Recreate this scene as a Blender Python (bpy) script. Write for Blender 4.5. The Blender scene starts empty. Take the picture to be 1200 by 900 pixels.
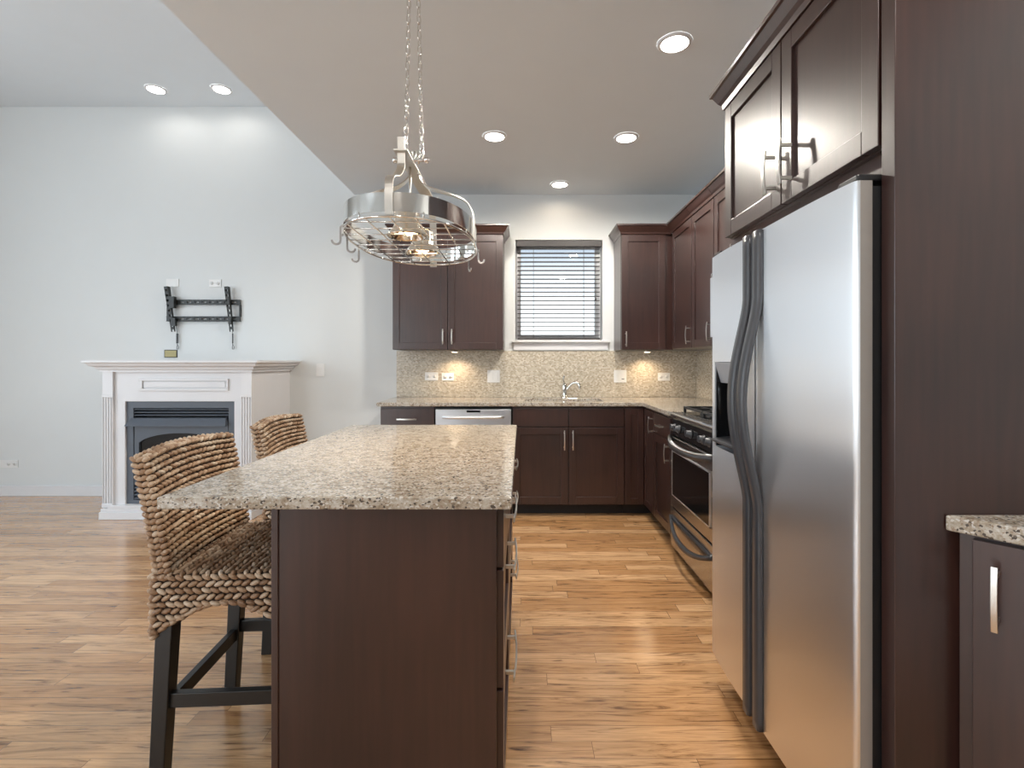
import bpy, bmesh, math, random
from mathutils import Vector, Matrix

random.seed(7)
SC = bpy.context.scene
COL = SC.collection
PI = math.pi
R = math.radians

# ------------------------------------------------------------------ camera, sky, exposure
CAM_H = 1.245
cd = bpy.data.cameras.new('camera')
cam = bpy.data.objects.new('camera', cd)
COL.objects.link(cam)
cam.location = (0, 0, CAM_H)
cam.rotation_euler = (PI / 2, 0, 0)
cd.sensor_width = 36
cd.lens = 18.0
cd.shift_x = -11 / 1200
cd.shift_y = -26 / 1200
cd.clip_start = 0.05
SC.camera = cam

vs = SC.view_settings
vs.view_transform = 'Standard'
vs.look = 'None'
vs.gamma = 1
vs.use_curve_mapping = False
vs.exposure = 0.0

w = bpy.data.worlds.new('sky')
SC.world = w
w.use_nodes = True
wn = w.node_tree.nodes
wl = w.node_tree.links
bg = wn['Background']
bg.inputs[1].default_value = 1.6
tc = wn.new('ShaderNodeTexCoord')
sp = wn.new('ShaderNodeSeparateXYZ')
rp = wn.new('ShaderNodeValToRGB')
wl.new(tc.outputs['Generated'], sp.inputs[0])
wl.new(sp.outputs['Z'], rp.inputs[0])
wl.new(rp.outputs[0], bg.inputs[0])
rp.color_ramp.elements[0].position = 0.0
rp.color_ramp.elements[0].color = (0.50, 0.48, 0.45, 1)
rp.color_ramp.elements[1].position = 0.6
rp.color_ramp.elements[1].color = (0.50, 0.66, 0.92, 1)
e = rp.color_ramp.elements.new(0.03); e.color = (1, 1, 1, 1)
e = rp.color_ramp.elements.new(0.16); e.color = (0.80, 0.83, 0.87, 1)
e = rp.color_ramp.elements.new(0.22); e.color = (0.40, 0.465, 0.56, 1)


def area_light(name, loc, rot, sx, sy, power, color):
    l = bpy.data.lights.new(name, 'AREA')
    l.shape = 'RECTANGLE'
    l.size = sx; l.size_y = sy
    l.energy = power
    l.color = color
    o = bpy.data.objects.new(name, l)
    COL.objects.link(o)
    o.location = loc
    o.rotation_euler = rot
    return o


# daylight through the living-room windows (left wall) and the rear windows
DAY = (0.78, 0.90, 1.0)
LEFT_X, REAR_Y = -5.6, -3.2
WALL_Y, RIGHT_X = 4.75, 1.63
KC, LC, RISER = 2.797, 3.61, -1.55
LEFT_WINS = [(-0.9, 0.5), (1.2, 2.6)]
LEFT_WZ = (0.6, 3.1)
for (a, b) in LEFT_WINS:
    area_light('daylight', (LEFT_X - 0.12, (a + b) / 2, sum(LEFT_WZ) / 2), (0, -PI / 2, 0), LEFT_WZ[1] - LEFT_WZ[0], b - a, 66, DAY)
REAR_WINS = [(-5.2, -3.3)]
REAR_WZ = [(0.3, 2.6)]
for (a, b), (z0, z1), p in zip(REAR_WINS, REAR_WZ, (120,)):
    area_light('daylight', ((a + b) / 2, REAR_Y - 0.12, (z0 + z1) / 2), (PI / 2, 0, 0), b - a, z1 - z0, p, (0.86, 0.94, 1.0))

WARM = (1.0, 0.77, 0.52)
DOWN_W = 90
COOLW = (1.0, 0.95, 0.885)


# ------------------------------------------------------------------ materials
def new_mat(name):
    m = bpy.data.materials.new(name)
    m.use_nodes = True
    return m, m.node_tree.nodes, m.node_tree.links, m.node_tree.nodes['Principled BSDF']


def setp(b, **k):
    names = dict(color='Base Color', rough='Roughness', metal='Metallic', ior='IOR', spec='Specular IOR Level', coat='Coat Weight',
                 coat_rough='Coat Roughness', aniso='Anisotropic', emit='Emission Color', emit_s='Emission Strength', alpha='Alpha',
                 trans='Transmission Weight')
    for a, v in k.items():
        if a in ('color', 'emit'):
            v = (*v, 1)
        b.inputs[names[a]].default_value = v


def plain(name, color, rough=0.5, noise=0.04, scale=30.0, bump=0.0, **k):
    m, n, l, b = new_mat(name)
    setp(b, color=color, rough=rough, **k)
    t = n.new('ShaderNodeTexCoord')
    nz = n.new('ShaderNodeTexNoise')
    nz.inputs['Scale'].default_value = scale
    nz.inputs['Detail'].default_value = 3
    l.new(t.outputs['Object'], nz.inputs['Vector'])
    mr = n.new('ShaderNodeMapRange')
    mr.inputs['To Min'].default_value = 1 - noise
    mr.inputs['To Max'].default_value = 1 + noise
    l.new(nz.outputs['Fac'], mr.inputs['Value'])
    mx = n.new('ShaderNodeMix'); mx.data_type = 'RGBA'; mx.blend_type = 'MULTIPLY'
    mx.inputs['Factor'].default_value = 1
    mx.inputs[6].default_value = (*color, 1)
    l.new(mr.outputs[0], mx.inputs[7])
    l.new(mx.outputs[2], b.inputs['Base Color'])
    if bump:
        bp = n.new('ShaderNodeBump')
        bp.inputs['Strength'].default_value = bump
        bp.inputs['Distance'].default_value = 0.002
        l.new(nz.outputs['Fac'], bp.inputs['Height'])
        l.new(bp.outputs[0], b.inputs['Normal'])
    return m


def wood_dark(name, c0, c1, stretch=(60, 60, 4), rough=0.32, coat=0.35, spec=0.5):
    m, n, l, b = new_mat(name)
    setp(b, rough=rough, coat=coat, coat_rough=0.30, spec=spec)
    t = n.new('ShaderNodeTexCoord')
    mp = n.new('ShaderNodeMapping'); mp.inputs['Scale'].default_value = stretch
    l.new(t.outputs['Object'], mp.inputs[0])
    nz = n.new('ShaderNodeTexNoise'); nz.inputs['Scale'].default_value = 1.0; nz.inputs['Detail'].default_value = 6
    l.new(mp.outputs[0], nz.inputs['Vector'])
    n2 = n.new('ShaderNodeTexNoise'); n2.inputs['Scale'].default_value = 2.2; n2.inputs['Detail'].default_value = 2
    l.new(t.outputs['Object'], n2.inputs['Vector'])
    ad = n.new('ShaderNodeMath'); ad.operation = 'MULTIPLY_ADD'
    ad.inputs[1].default_value = 0.6
    l.new(n2.outputs['Fac'], ad.inputs[0])
    ml = n.new('ShaderNodeMath'); ml.operation = 'MULTIPLY'; ml.inputs[1].default_value = 0.4
    l.new(nz.outputs['Fac'], ml.inputs[0])
    l.new(ml.outputs[0], ad.inputs[2])
    r = n.new('ShaderNodeValToRGB')
    r.color_ramp.elements[0].position = 0.35; r.color_ramp.elements[0].color = (*c0, 1)
    r.color_ramp.elements[1].position = 0.65; r.color_ramp.elements[1].color = (*c1, 1)
    l.new(ad.outputs[0], r.inputs[0])
    l.new(r.outputs[0], b.inputs['Base Color'])
    return m


def granite(name):
    m, n, l, b = new_mat(name)
    setp(b, rough=0.09, spec=0.6)
    t = n.new('ShaderNodeTexCoord')
    mp = n.new('ShaderNodeMapping')
    mp.inputs['Scale'].default_value = (0.75, 1.0, 1.0)
    l.new(t.outputs['Object'], mp.inputs[0])
    V = mp.outputs[0]

    def noise(s, d, rgh=0.6):
        x = n.new('ShaderNodeTexNoise'); x.inputs['Scale'].default_value = s; x.inputs['Detail'].default_value = d
        x.inputs['Roughness'].default_value = rgh
        l.new(V, x.inputs['Vector']); return x.outputs['Fac']

    def ramp(src, pts):
        r = n.new('ShaderNodeValToRGB')
        els = r.color_ramp.elements
        els[0].position, els[0].color = pts[0][0], (*pts[0][1], 1)
        els[1].position, els[1].color = pts[-1][0], (*pts[-1][1], 1)
        for p, c in pts[1:-1]:
            q = els.new(p); q.color = (*c, 1)
        l.new(src, r.inputs[0]); return r.outputs[0]

    def mix(fac, a, bcol):
        x = n.new('ShaderNodeMix'); x.data_type = 'RGBA'
        l.new(fac, x.inputs['Factor'])
        if isinstance(a, tuple): x.inputs[6].default_value = (*a, 1)
        else: l.new(a, x.inputs[6])
        if isinstance(bcol, tuple): x.inputs[7].default_value = (*bcol, 1)
        else: l.new(bcol, x.inputs[7])
        return x.outputs[2]
    base = ramp(noise(38, 6, 0.72), [(0.32, (0.15, 0.11, 0.075)), (0.43, (0.32, 0.265, 0.20)), (0.54, (0.44, 0.395, 0.33)), (0.70, (0.56, 0.525, 0.475))])
    brown = ramp(noise(150, 3), [(0.56, (0, 0, 0)), (0.64, (1, 1, 1))])
    c = mix(brown, base, (0.27, 0.19, 0.13))
    v = n.new('ShaderNodeTexVoronoi'); v.inputs['Scale'].default_value = 230
    l.new(V, v.inputs['Vector'])
    sep = n.new('ShaderNodeSeparateColor'); l.new(v.outputs['Color'], sep.inputs[0])
    dark = ramp(sep.outputs[0], [(0.885, (0, 0, 0)), (0.90, (1, 1, 1))])
    c = mix(dark, c, (0.085, 0.07, 0.06))
    lite = ramp(sep.outputs[1], [(0.86, (0, 0, 0)), (0.88, (1, 1, 1))])
    c = mix(lite, c, (0.56, 0.53, 0.485))
    l.new(c, b.inputs['Base Color'])
    return m


def floor_mat():
    m, n, l, b = new_mat('oak_strip_floor')
    t = n.new('ShaderNodeTexCoord')
    br = n.new('ShaderNodeTexBrick')
    br.offset = 0.0; br.offset_frequency = 2; br.squash = 1
    br.inputs['Scale'].default_value = 1
    br.inputs['Brick Width'].default_value = 0.95
    br.inputs['Row Height'].default_value = 0.073
    br.inputs['Mortar Size'].default_value = 0.0009
    br.inputs['Mortar Smooth'].default_value = 0.2
    br.inputs['Bias'].default_value = 0
    br.inputs['Color1'].default_value = (0, 0, 0, 1)
    br.inputs['Color2'].default_value = (1, 1, 1, 1)
    br.inputs['Mortar'].default_value = (0.5, 0.5, 0.5, 1)
    # every row of boards starts at its own place
    sx = n.new('ShaderNodeSeparateXYZ'); l.new(t.outputs['Object'], sx.inputs[0])
    dv = n.new('ShaderNodeMath'); dv.operation = 'DIVIDE'; dv.inputs[1].default_value = 0.073; l.new(sx.outputs['Y'], dv.inputs[0])
    fl_ = n.new('ShaderNodeMath'); fl_.operation = 'FLOOR'; l.new(dv.outputs[0], fl_.inputs[0])
    wn_ = n.new('ShaderNodeTexWhiteNoise'); wn_.noise_dimensions = '1D'; l.new(fl_.outputs[0], wn_.inputs['W'])
    ma = n.new('ShaderNodeMath'); ma.operation = 'MULTIPLY_ADD'; ma.inputs[1].default_value = 7.3
    l.new(wn_.outputs['Value'], ma.inputs[0]); l.new(sx.outputs['X'], ma.inputs[2])
    cb = n.new('ShaderNodeCombineXYZ'); l.new(ma.outputs[0], cb.inputs[0]); l.new(sx.outputs['Y'], cb.inputs[1])
    l.new(cb.outputs[0], br.inputs['Vector'])
    # plank-wise offset so that the grain changes from board to board
    sc = n.new('ShaderNodeVectorMath'); sc.operation = 'SCALE'; sc.inputs['Scale'].default_value = 37.0
    l.new(br.outputs['Color'], sc.inputs[0])
    mp = n.new('ShaderNodeMapping'); mp.inputs['Scale'].default_value = (2.0, 24, 1)
    l.new(t.outputs['Object'], mp.inputs[0])
    ad = n.new('ShaderNodeVectorMath'); ad.operation = 'ADD'
    l.new(mp.outputs[0], ad.inputs[0]); l.new(sc.outputs[0], ad.inputs[1])
    g = n.new('ShaderNodeTexNoise'); g.inputs['Scale'].default_value = 1.3; g.inputs['Detail'].default_value = 8
    g.inputs['Roughness'].default_value = 0.62; g.inputs['Distortion'].default_value = 2.2
    l.new(ad.outputs[0], g.inputs['Vector'])
    tone = n.new('ShaderNodeValToRGB')
    tone.color_ramp.elements[0].position = 0.0; tone.color_ramp.elements[0].color = (0.44, 0.235, 0.10, 1)
    tone.color_ramp.elements[1].position = 1.0; tone.color_ramp.elements[1].color = (0.68, 0.43, 0.23, 1)
    q = tone.color_ramp.elements.new(0.5); q.color = (0.56, 0.325, 0.155, 1)
    l.new(br.outputs['Color'], tone.inputs[0])
    gr = n.new('ShaderNodeValToRGB')
    gr.color_ramp.elements[0].position = 0.32; gr.color_ramp.elements[0].color = (0.30, 0.235, 0.19, 1)
    gr.color_ramp.elements[1].position = 0.62; gr.color_ramp.elements[1].color = (1.12, 1.1, 1.08, 1)
    q = gr.color_ramp.elements.new(0.44); q.color = (0.84, 0.79, 0.74, 1)
    l.new(g.outputs['Fac'], gr.inputs[0])
    mx = n.new('ShaderNodeMix'); mx.data_type = 'RGBA'; mx.blend_type = 'MULTIPLY'; mx.inputs['Factor'].default_value = 1
    l.new(tone.outputs[0], mx.inputs[6]); l.new(gr.outputs[0], mx.inputs[7])
    mp2 = n.new('ShaderNodeMapping'); mp2.inputs['Scale'].default_value = (2.6, 42, 1)
    l.new(t.outputs['Object'], mp2.inputs[0])
    ad2 = n.new('ShaderNodeVectorMath'); ad2.operation = 'ADD'
    l.new(mp2.outputs[0], ad2.inputs[0]); l.new(sc.outputs[0], ad2.inputs[1])
    g2 = n.new('ShaderNodeTexNoise'); g2.inputs['Scale'].default_value = 1.0; g2.inputs['Detail'].default_value = 4; g2.inputs['Distortion'].default_value = 3.0
    l.new(ad2.outputs[0], g2.inputs['Vector'])
    r2 = n.new('ShaderNodeValToRGB')
    r2.color_ramp.elements[0].position = 0.27; r2.color_ramp.elements[0].color = (0.26, 0.20, 0.16, 1)
    r2.color_ramp.elements[1].position = 0.37; r2.color_ramp.elements[1].color = (1, 1, 1, 1)
    l.new(g2.outputs['Fac'], r2.inputs[0])
    m3 = n.new('ShaderNodeMix'); m3.data_type = 'RGBA'; m3.blend_type = 'MULTIPLY'; m3.inputs['Factor'].default_value = 1
    l.new(mx.outputs[2], m3.inputs[6]); l.new(r2.outputs[0], m3.inputs[7])
    mx = m3
    m2 = n.new('ShaderNodeMix'); m2.data_type = 'RGBA'
    l.new(br.outputs['Fac'], m2.inputs['Factor'])
    l.new(mx.outputs[2], m2.inputs[6]); m2.inputs[7].default_value = (0.11, 0.055, 0.026, 1)
    l.new(m2.outputs[2], b.inputs['Base Color'])
    rr = n.new('ShaderNodeMapRange'); rr.inputs['To Min'].default_value = 0.16; rr.inputs['To Max'].default_value = 0.30
    l.new(g.outputs['Fac'], rr.inputs['Value'])
    l.new(rr.outputs[0], b.inputs['Roughness'])
    setp(b, spec=0.6, coat=0.7, coat_rough=0.22)
    bp = n.new('ShaderNodeBump'); bp.inputs['Strength'].default_value = 0.12; bp.inputs['Distance'].default_value = 0.001
    l.new(g.outputs['Fac'], bp.inputs['Height']); l.new(bp.outputs[0], b.inputs['Normal'])
    return m


def mosaic(name):
    m, n, l, b = new_mat(name)
    t = n.new('ShaderNodeTexCoord')
    # tiles lie in the wall plane: use x+y along the wall and z up
    sx = n.new('ShaderNodeSeparateXYZ'); l.new(t.outputs['Object'], sx.inputs[0])
    ad = n.new('ShaderNodeMath'); ad.operation = 'ADD'
    l.new(sx.outputs['X'], ad.inputs[0]); l.new(sx.outputs['Y'], ad.inputs[1])
    cb = n.new('ShaderNodeCombineXYZ'); l.new(ad.outputs[0], cb.inputs[0]); l.new(sx.outputs['Z'], cb.inputs[1])
    br = n.new('ShaderNodeTexBrick'); br.offset = 0.5; br.squash = 1
    br.inputs['Scale'].default_value = 1
    br.inputs['Brick Width'].default_value = 0.017
    br.inputs['Row Height'].default_value = 0.0115
    br.inputs['Mortar Size'].default_value = 0.0012
    br.inputs['Color1'].default_value = (0, 0, 0, 1); br.inputs['Color2'].default_value = (1, 1, 1, 1)
    l.new(cb.outputs[0], br.inputs['Vector'])
    r = n.new('ShaderNodeValToRGB')
    r.color_ramp.elements[0].color = (0.34, 0.275, 0.19, 1); r.color_ramp.elements[1].color = (0.68, 0.61, 0.49, 1)
    q = r.color_ramp.elements.new(0.35); q.color = (0.47, 0.40, 0.295, 1)
    q = r.color_ramp.elements.new(0.7); q.color = (0.55, 0.48, 0.37, 1)
    l.new(br.outputs['Color'], r.inputs[0])
    mx = n.new('ShaderNodeMix'); mx.data_type = 'RGBA'
    l.new(br.outputs['Fac'], mx.inputs['Factor']); l.new(r.outputs[0], mx.inputs[6]); mx.inputs[7].default_value = (0.50, 0.46, 0.40, 1)
    l.new(mx.outputs[2], b.inputs['Base Color'])
    setp(b, rough=0.25, spec=0.6)
    bp = n.new('ShaderNodeBump'); bp.invert = True; bp.inputs['Strength'].default_value = 0.4; bp.inputs['Distance'].default_value = 0.001
    l.new(br.outputs['Fac'], bp.inputs['Height']); l.new(bp.outputs[0], b.inputs['Normal'])
    return m


def wicker(name):
    m, n, l, b = new_mat(name)
    g = n.new('ShaderNodeNewGeometry')
    t = n.new('ShaderNodeTexCoord')
    nz = n.new('ShaderNodeTexNoise'); nz.inputs['Scale'].default_value = 9; nz.inputs['Detail'].default_value = 3
    l.new(t.outputs['Object'], nz.inputs['Vector'])
    fz = n.new('ShaderNodeTexNoise'); fz.inputs['Scale'].default_value = 220; fz.inputs['Detail'].default_value = 2
    l.new(t.outputs['Object'], fz.inputs['Vector'])
    a = n.new('ShaderNodeMath'); a.operation = 'MULTIPLY_ADD'; a.inputs[1].default_value = 0.45
    l.new(g.outputs['Random Per Island'], a.inputs[0])
    b2 = n.new('ShaderNodeMath'); b2.operation = 'MULTIPLY'; b2.inputs[1].default_value = 0.45
    l.new(nz.outputs['Fac'], b2.inputs[0]); l.new(b2.outputs[0], a.inputs[2])
    a2 = n.new('ShaderNodeMath'); a2.operation = 'MULTIPLY_ADD'; a2.inputs[1].default_value = 0.3
    l.new(fz.outputs['Fac'], a2.inputs[0]); l.new(a.outputs[0], a2.inputs[2])
    r = n.new('ShaderNodeValToRGB')
    e0, e1 = r.color_ramp.elements[0], r.color_ramp.elements[1]
    e0.position = 0.25; e0.color = (0.15, 0.08, 0.042, 1)
    e1.position = 0.92; e1.color = (0.64, 0.53, 0.41, 1)
    q = r.color_ramp.elements.new(0.48); q.color = (0.33, 0.20, 0.115, 1)
    q = r.color_ramp.elements.new(0.68); q.color = (0.46, 0.32, 0.21, 1)
    l.new(a2.outputs[0], r.inputs[0])
    l.new(r.outputs[0], b.inputs['Base Color'])
    setp(b, rough=0.55)
    return m


def emis(name, color, s):
    m, n, l, b = new_mat(name)
    setp(b, color=(0.8, 0.8, 0.8), emit=color, emit_s=s)
    return m


def glass(name, tint=(0.95, 0.97, 0.97)):
    m, n, l, b = new_mat(name)
    n.remove(b)
    tr = n.new('ShaderNodeBsdfTransparent'); tr.inputs[0].default_value = (*tint, 1)
    gl = n.new('ShaderNodeBsdfGlossy'); gl.inputs['Roughness'].default_value = 0.02
    f = n.new('ShaderNodeFresnel'); f.inputs[0].default_value = 1.45
    mx = n.new('ShaderNodeMixShader')
    l.new(f.outputs[0], mx.inputs[0]); l.new(tr.outputs[0], mx.inputs[1]); l.new(gl.outputs[0], mx.inputs[2])
    l.new(mx.outputs[0], n['Material Output'].inputs[0])
    return m


def brushed(name, color, rough=0.22, stretch=(3, 3, 220), aniso=0.0):
    m, n, l, b = new_mat(name)
    setp(b, color=color, metal=1.0, rough=rough, aniso=aniso)
    if aniso:
        tg = n.new('ShaderNodeTangent'); tg.direction_type = 'RADIAL'; tg.axis = 'Z'
        l.new(tg.outputs[0], b.inputs['Tangent'])
    t = n.new('ShaderNodeTexCoord')
    mp = n.new('ShaderNodeMapping'); mp.inputs['Scale'].default_value = stretch
    l.new(t.outputs['Object'], mp.inputs[0])
    nz = n.new('ShaderNodeTexNoise'); nz.inputs['Scale'].default_value = 1; nz.inputs['Detail'].default_value = 4
    l.new(mp.outputs[0], nz.inputs['Vector'])
    mr = n.new('ShaderNodeMapRange'); mr.inputs['To Min'].default_value = rough - 0.008; mr.inputs['To Max'].default_value = rough + 0.012
    l.new(nz.outputs['Fac'], mr.inputs['Value'])
    l.new(mr.outputs[0], b.inputs['Roughness'])
    return m


M = {}
M['wall'] = plain('white_wall_paint', (0.665, 0.685, 0.685), 0.55, 0.015, 6)
M['ceil'] = plain('white_ceiling_paint', (0.72, 0.775, 0.82), 0.7, 0.015, 6)
M['white'] = plain('white_gloss_trim', (0.70, 0.70, 0.715), 0.3, 0.02, 8)
M['plastic'] = plain('white_plastic', (0.74, 0.74, 0.73), 0.35, 0.02, 8)
M['slot'] = plain('dark_slot', (0.10, 0.10, 0.10), 0.5)
M['floor'] = floor_mat()
M['wood'] = wood_dark('espresso_cabinet_wood', (0.020, 0.0075, 0.0062), (0.046, 0.0185, 0.0140), coat=0.68, spec=0.4, rough=0.36)
M['wood_in'] = plain('dark_toe_kick', (0.012, 0.008, 0.007), 0.6)
M['granite'] = granite('speckled_beige_granite')
M['tile'] = mosaic('beige_mosaic_tile')
M['steel'] = brushed('brushed_stainless', (0.86, 0.865, 0.88), 0.34, aniso=0.9)
M['steel_dark'] = brushed('range_stainless', (0.58, 0.57, 0.56), 0.26)
M['edge_grey'] = plain('grey_door_edge', (0.30, 0.275, 0.255), 0.4, metal=0.4)
M['chrome'] = brushed('polished_nickel', (0.78, 0.77, 0.74), 0.10, (20, 20, 20))
M['nickel'] = brushed('satin_nickel', (0.68, 0.66, 0.62), 0.28, (20, 20, 20))
M['black'] = plain('black_plastic', (0.012, 0.012, 0.013), 0.35)
M['blackgloss'] = plain('black_gloss', (0.008, 0.008, 0.009), 0.08)
M['gray_handle'] = plain('charcoal_handle', (0.055, 0.056, 0.062), 0.32)
M['gray_panel'] = plain('silver_plastic', (0.36, 0.37, 0.39), 0.3)
M['iron'] = plain('cast_iron', (0.02, 0.02, 0.02), 0.55, 0.1, 80, 0.3)
M['wicker'] = wicker('woven_seagrass')
M['wickercore'] = plain('seagrass_core', (0.035, 0.02, 0.012), 0.9)
M['leg'] = plain('black_stained_wood', (0.012, 0.011, 0.010), 0.35, 0.2, 40)
M['firebox'] = plain('slate_metal', (0.085, 0.10, 0.125), 0.45, 0.05, 20)
M['soot'] = plain('soot_black', (0.006, 0.006, 0.007), 0.6)
M['blind'] = plain('grey_brown_slat', (0.055, 0.05, 0.05), 0.5, 0.05, 30)
M['mount'] = plain('black_powder_coat', (0.018, 0.02, 0.019), 0.45)
M['brass'] = plain('brass_plate', (0.27, 0.23, 0.11), 0.45, 0.05, 40, metal=0.5)
M['bulb'] = emis('warm_bulb', (1.0, 0.80, 0.52), 14)
M['downlight'] = emis('downlight_lens', (1.0, 0.95, 0.88), 14)
M['puck'] = emis('puck_lens', (1.0, 0.82, 0.6), 8)
M['glass'] = glass('window_glass')
M['reflector'] = brushed('polished_reflector', (0.85, 0.80, 0.72), 0.12, (20, 20, 20))


# ------------------------------------------------------------------ geometry helpers
class MB:
    """collects shapes (world or thing-local coordinates) and links them as ONE mesh object"""

    def __init__(self):
        self.v, self.f, self.mi, self.sm = [], [], [], []
        self.cur = 0
        self.smooth = False

    def add(self, vs, fs, smooth=None):
        o = len(self.v)
        self.v += [tuple(p) for p in vs]
        for f in fs:
            self.f.append(tuple(i + o for i in f)); self.mi.append(self.cur)
            self.sm.append(self.smooth if smooth is None else smooth)
        return self

    def hexa(self, p):
        return self.add(p, [(0, 3, 2, 1), (4, 5, 6, 7), (0, 1, 5, 4), (1, 2, 6, 5), (2, 3, 7, 6), (3, 0, 4, 7)])

    def box(self, x0, x1, y0, y1, z0, z1):
        return self.hexa([(x0, y0, z0), (x1, y0, z0), (x1, y1, z0), (x0, y1, z0), (x0, y0, z1), (x1, y0, z1), (x1, y1, z1), (x0, y1, z1)])

    def sweep(self, path, prof, up=(0, 0, 1), closed=False, cap=True, smooth=True, scale=None):
        path = [Vector(p) for p in path]; up = Vector(up)
        n, k = len(path), len(prof)
        vs = []
        for i, p in enumerate(path):
            if closed:
                t = path[(i + 1) % n] - path[i - 1]
            else:
                t = path[min(i + 1, n - 1)] - path[max(i - 1, 0)]
            t.normalize()
            side = t.cross(up)
            if side.length < 1e-5:
                side = t.cross(Vector((1, 0.01, 0)))
            side.normalize()
            u2 = side.cross(t).normalized()
            s = scale[i] if scale else 1
            for a, b in prof:
                vs.append(p + side * a * s + u2 * b * s)
        fs = []
        for i in range(n if closed else n - 1):
            j = (i + 1) % n
            for q in range(k):
                r = (q + 1) % k
                fs.append((i * k + q, i * k + r, j * k + r, j * k + q))
        if cap and not closed:
            fs.append(tuple(range(k - 1, -1, -1)))
            fs.append(tuple((n - 1) * k + q for q in range(k)))
        return self.add(vs, fs, smooth)

    def tube(self, path, r, seg=8, closed=False, up=(0, 0, 1), scale=None):
        return self.sweep(path, [(r * math.cos(2 * PI * i / seg), r * math.sin(2 * PI * i / seg)) for i in range(seg)], up, closed, True, True, scale)

    def strip(self, path, wd, th, up=(0, 0, 1), closed=False):
        return self.sweep(path, [(-wd / 2, -th / 2), (wd / 2, -th / 2), (wd / 2, th / 2), (-wd / 2, th / 2)], up, closed, True, False)

    def lathe(self, c, prof, axis=(0, 0, 1), seg=24, cap=True, smooth=True):
        c = Vector(c); ax = Vector(axis).normalized()
        a = ax.orthogonal().normalized(); b = ax.cross(a)
        vs, fs = [], []
        k = len(prof)
        for i in range(seg):
            th = 2 * PI * i / seg
            d = a * math.cos(th) + b * math.sin(th)
            for r, h in prof:
                vs.append(c + d * r + ax * h)
        for i in range(seg):
            j = (i + 1) % seg
            for q in range(k - 1):
                fs.append((i * k + q, j * k + q, j * k + q + 1, i * k + q + 1))
        if cap:
            fs.append(tuple(i * k for i in range(seg - 1, -1, -1)))
            fs.append(tuple(i * k + k - 1 for i in range(seg)))
        return self.add(vs, fs, smooth)

    def prism(self, poly, f0, f1):
        """poly: list of 2D pts; f0/f1 map (a,b) to the two end points"""
        n = len(poly)
        vs = [f0(a, b) for a, b in poly] + [f1(a, b) for a, b in poly]
        fs = [tuple(range(n - 1, -1, -1)), tuple(range(n, 2 * n))]
        for i in range(n):
            j = (i + 1) % n
            fs.append((i, j, n + j, n + i))
        return self.add(vs, fs)

    def grid_slab(self, xs, ys, inc, fn, t0, t1):
        """slab made of grid cells (some left open): fn(a, b, t) -> point"""
        nx, ny = len(xs) - 1, len(ys) - 1
        ok = [[bool(inc((xs[i] + xs[i + 1]) / 2, (ys[j] + ys[j + 1]) / 2)) for j in range(ny)] for i in range(nx)]
        idx = {}
        vs = []

        def vid(i, j, t):
            key = (i, j, t)
            if key not in idx:
                idx[key] = len(vs); vs.append(fn(xs[i], ys[j], t1 if t else t0))
            return idx[key]
        fs = []
        for i in range(nx):
            for j in range(ny):
                if not ok[i][j]: continue
                fs.append((vid(i, j, 1), vid(i + 1, j, 1), vid(i + 1, j + 1, 1), vid(i, j + 1, 1)))
                fs.append((vid(i, j, 0), vid(i, j + 1, 0), vid(i + 1, j + 1, 0), vid(i + 1, j, 0)))
                for di, dj, a, b in ((-1, 0, (0, 0), (0, 1)), (1, 0, (1, 1), (1, 0)), (0, -1, (1, 0), (0, 0)), (0, 1, (0, 1), (1, 1))):
                    ii, jj = i + di, j + dj
                    if 0 <= ii < nx and 0 <= jj < ny and ok[ii][jj]: continue
                    fs.append((vid(i + a[0], j + a[1], 0), vid(i + a[0], j + a[1], 1), vid(i + b[0], j + b[1], 1), vid(i + b[0], j + b[1], 0)))
        return self.add(vs, fs)

    def ellipsoid(self, c, ax, ay, az, nu=7, nv=4):
        c = Vector(c)
        vs = [c - ax]
        for i in range(1, nv):
            ph = PI * i / nv
            for j in range(nu):
                th = 2 * PI * j / nu
                vs.append(c - ax * math.cos(ph) + (ay * math.cos(th) + az * math.sin(th)) * math.sin(ph))
        vs.append(c + ax)
        fs = []
        for j in range(nu):
            fs.append((0, 1 + (j + 1) % nu, 1 + j))
            for i in range(nv - 2):
                a, b = 1 + i * nu, 1 + (i + 1) * nu
                fs.append((a + j, a + (j + 1) % nu, b + (j + 1) % nu, b + j))
            a = 1 + (nv - 2) * nu
            fs.append((a + j, a + (j + 1) % nu, len(vs) - 1))
        return self.add(vs, fs, True)

    def build(self, name, mats, parent=None, bevel=0.0, local=False, seg=2):
        if not isinstance(mats, (list, tuple)): mats = [mats]
        me = bpy.data.meshes.new(name)
        if parent is not None and not local:
            base = Vector(parent['_w'])
        elif parent is not None:
            base = Vector((0, 0, 0))
        else:
            xs = [p[0] for p in self.v]; ys = [p[1] for p in self.v]; zs = [p[2] for p in self.v]
            base = Vector(((min(xs) + max(xs)) / 2, (min(ys) + max(ys)) / 2, min(zs)))
        me.from_pydata([tuple(Vector(p) - base) for p in self.v], [], self.f)
        for m in mats: me.materials.append(m)
        me.polygons.foreach_set('material_index', self.mi)
        me.polygons.foreach_set('use_smooth', self.sm)
        bm = bmesh.new(); bm.from_mesh(me)
        bmesh.ops.recalc_face_normals(bm, faces=bm.faces[:])
        bm.to_mesh(me); bm.free()
        me.update()
        o = bpy.data.objects.new(name, me)
        COL.objects.link(o)
        if parent is None:
            o.location = base
            o['_w'] = tuple(base)
        else:
            o.parent = parent
            o['_w'] = parent['_w'] if not local else (0, 0, 0)
        if bevel:
            b = o.modifiers.new('bevel', 'BEVEL')
            b.width = bevel; b.segments = seg; b.limit_method = 'ANGLE'; b.angle_limit = R(40)
        return o


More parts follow.
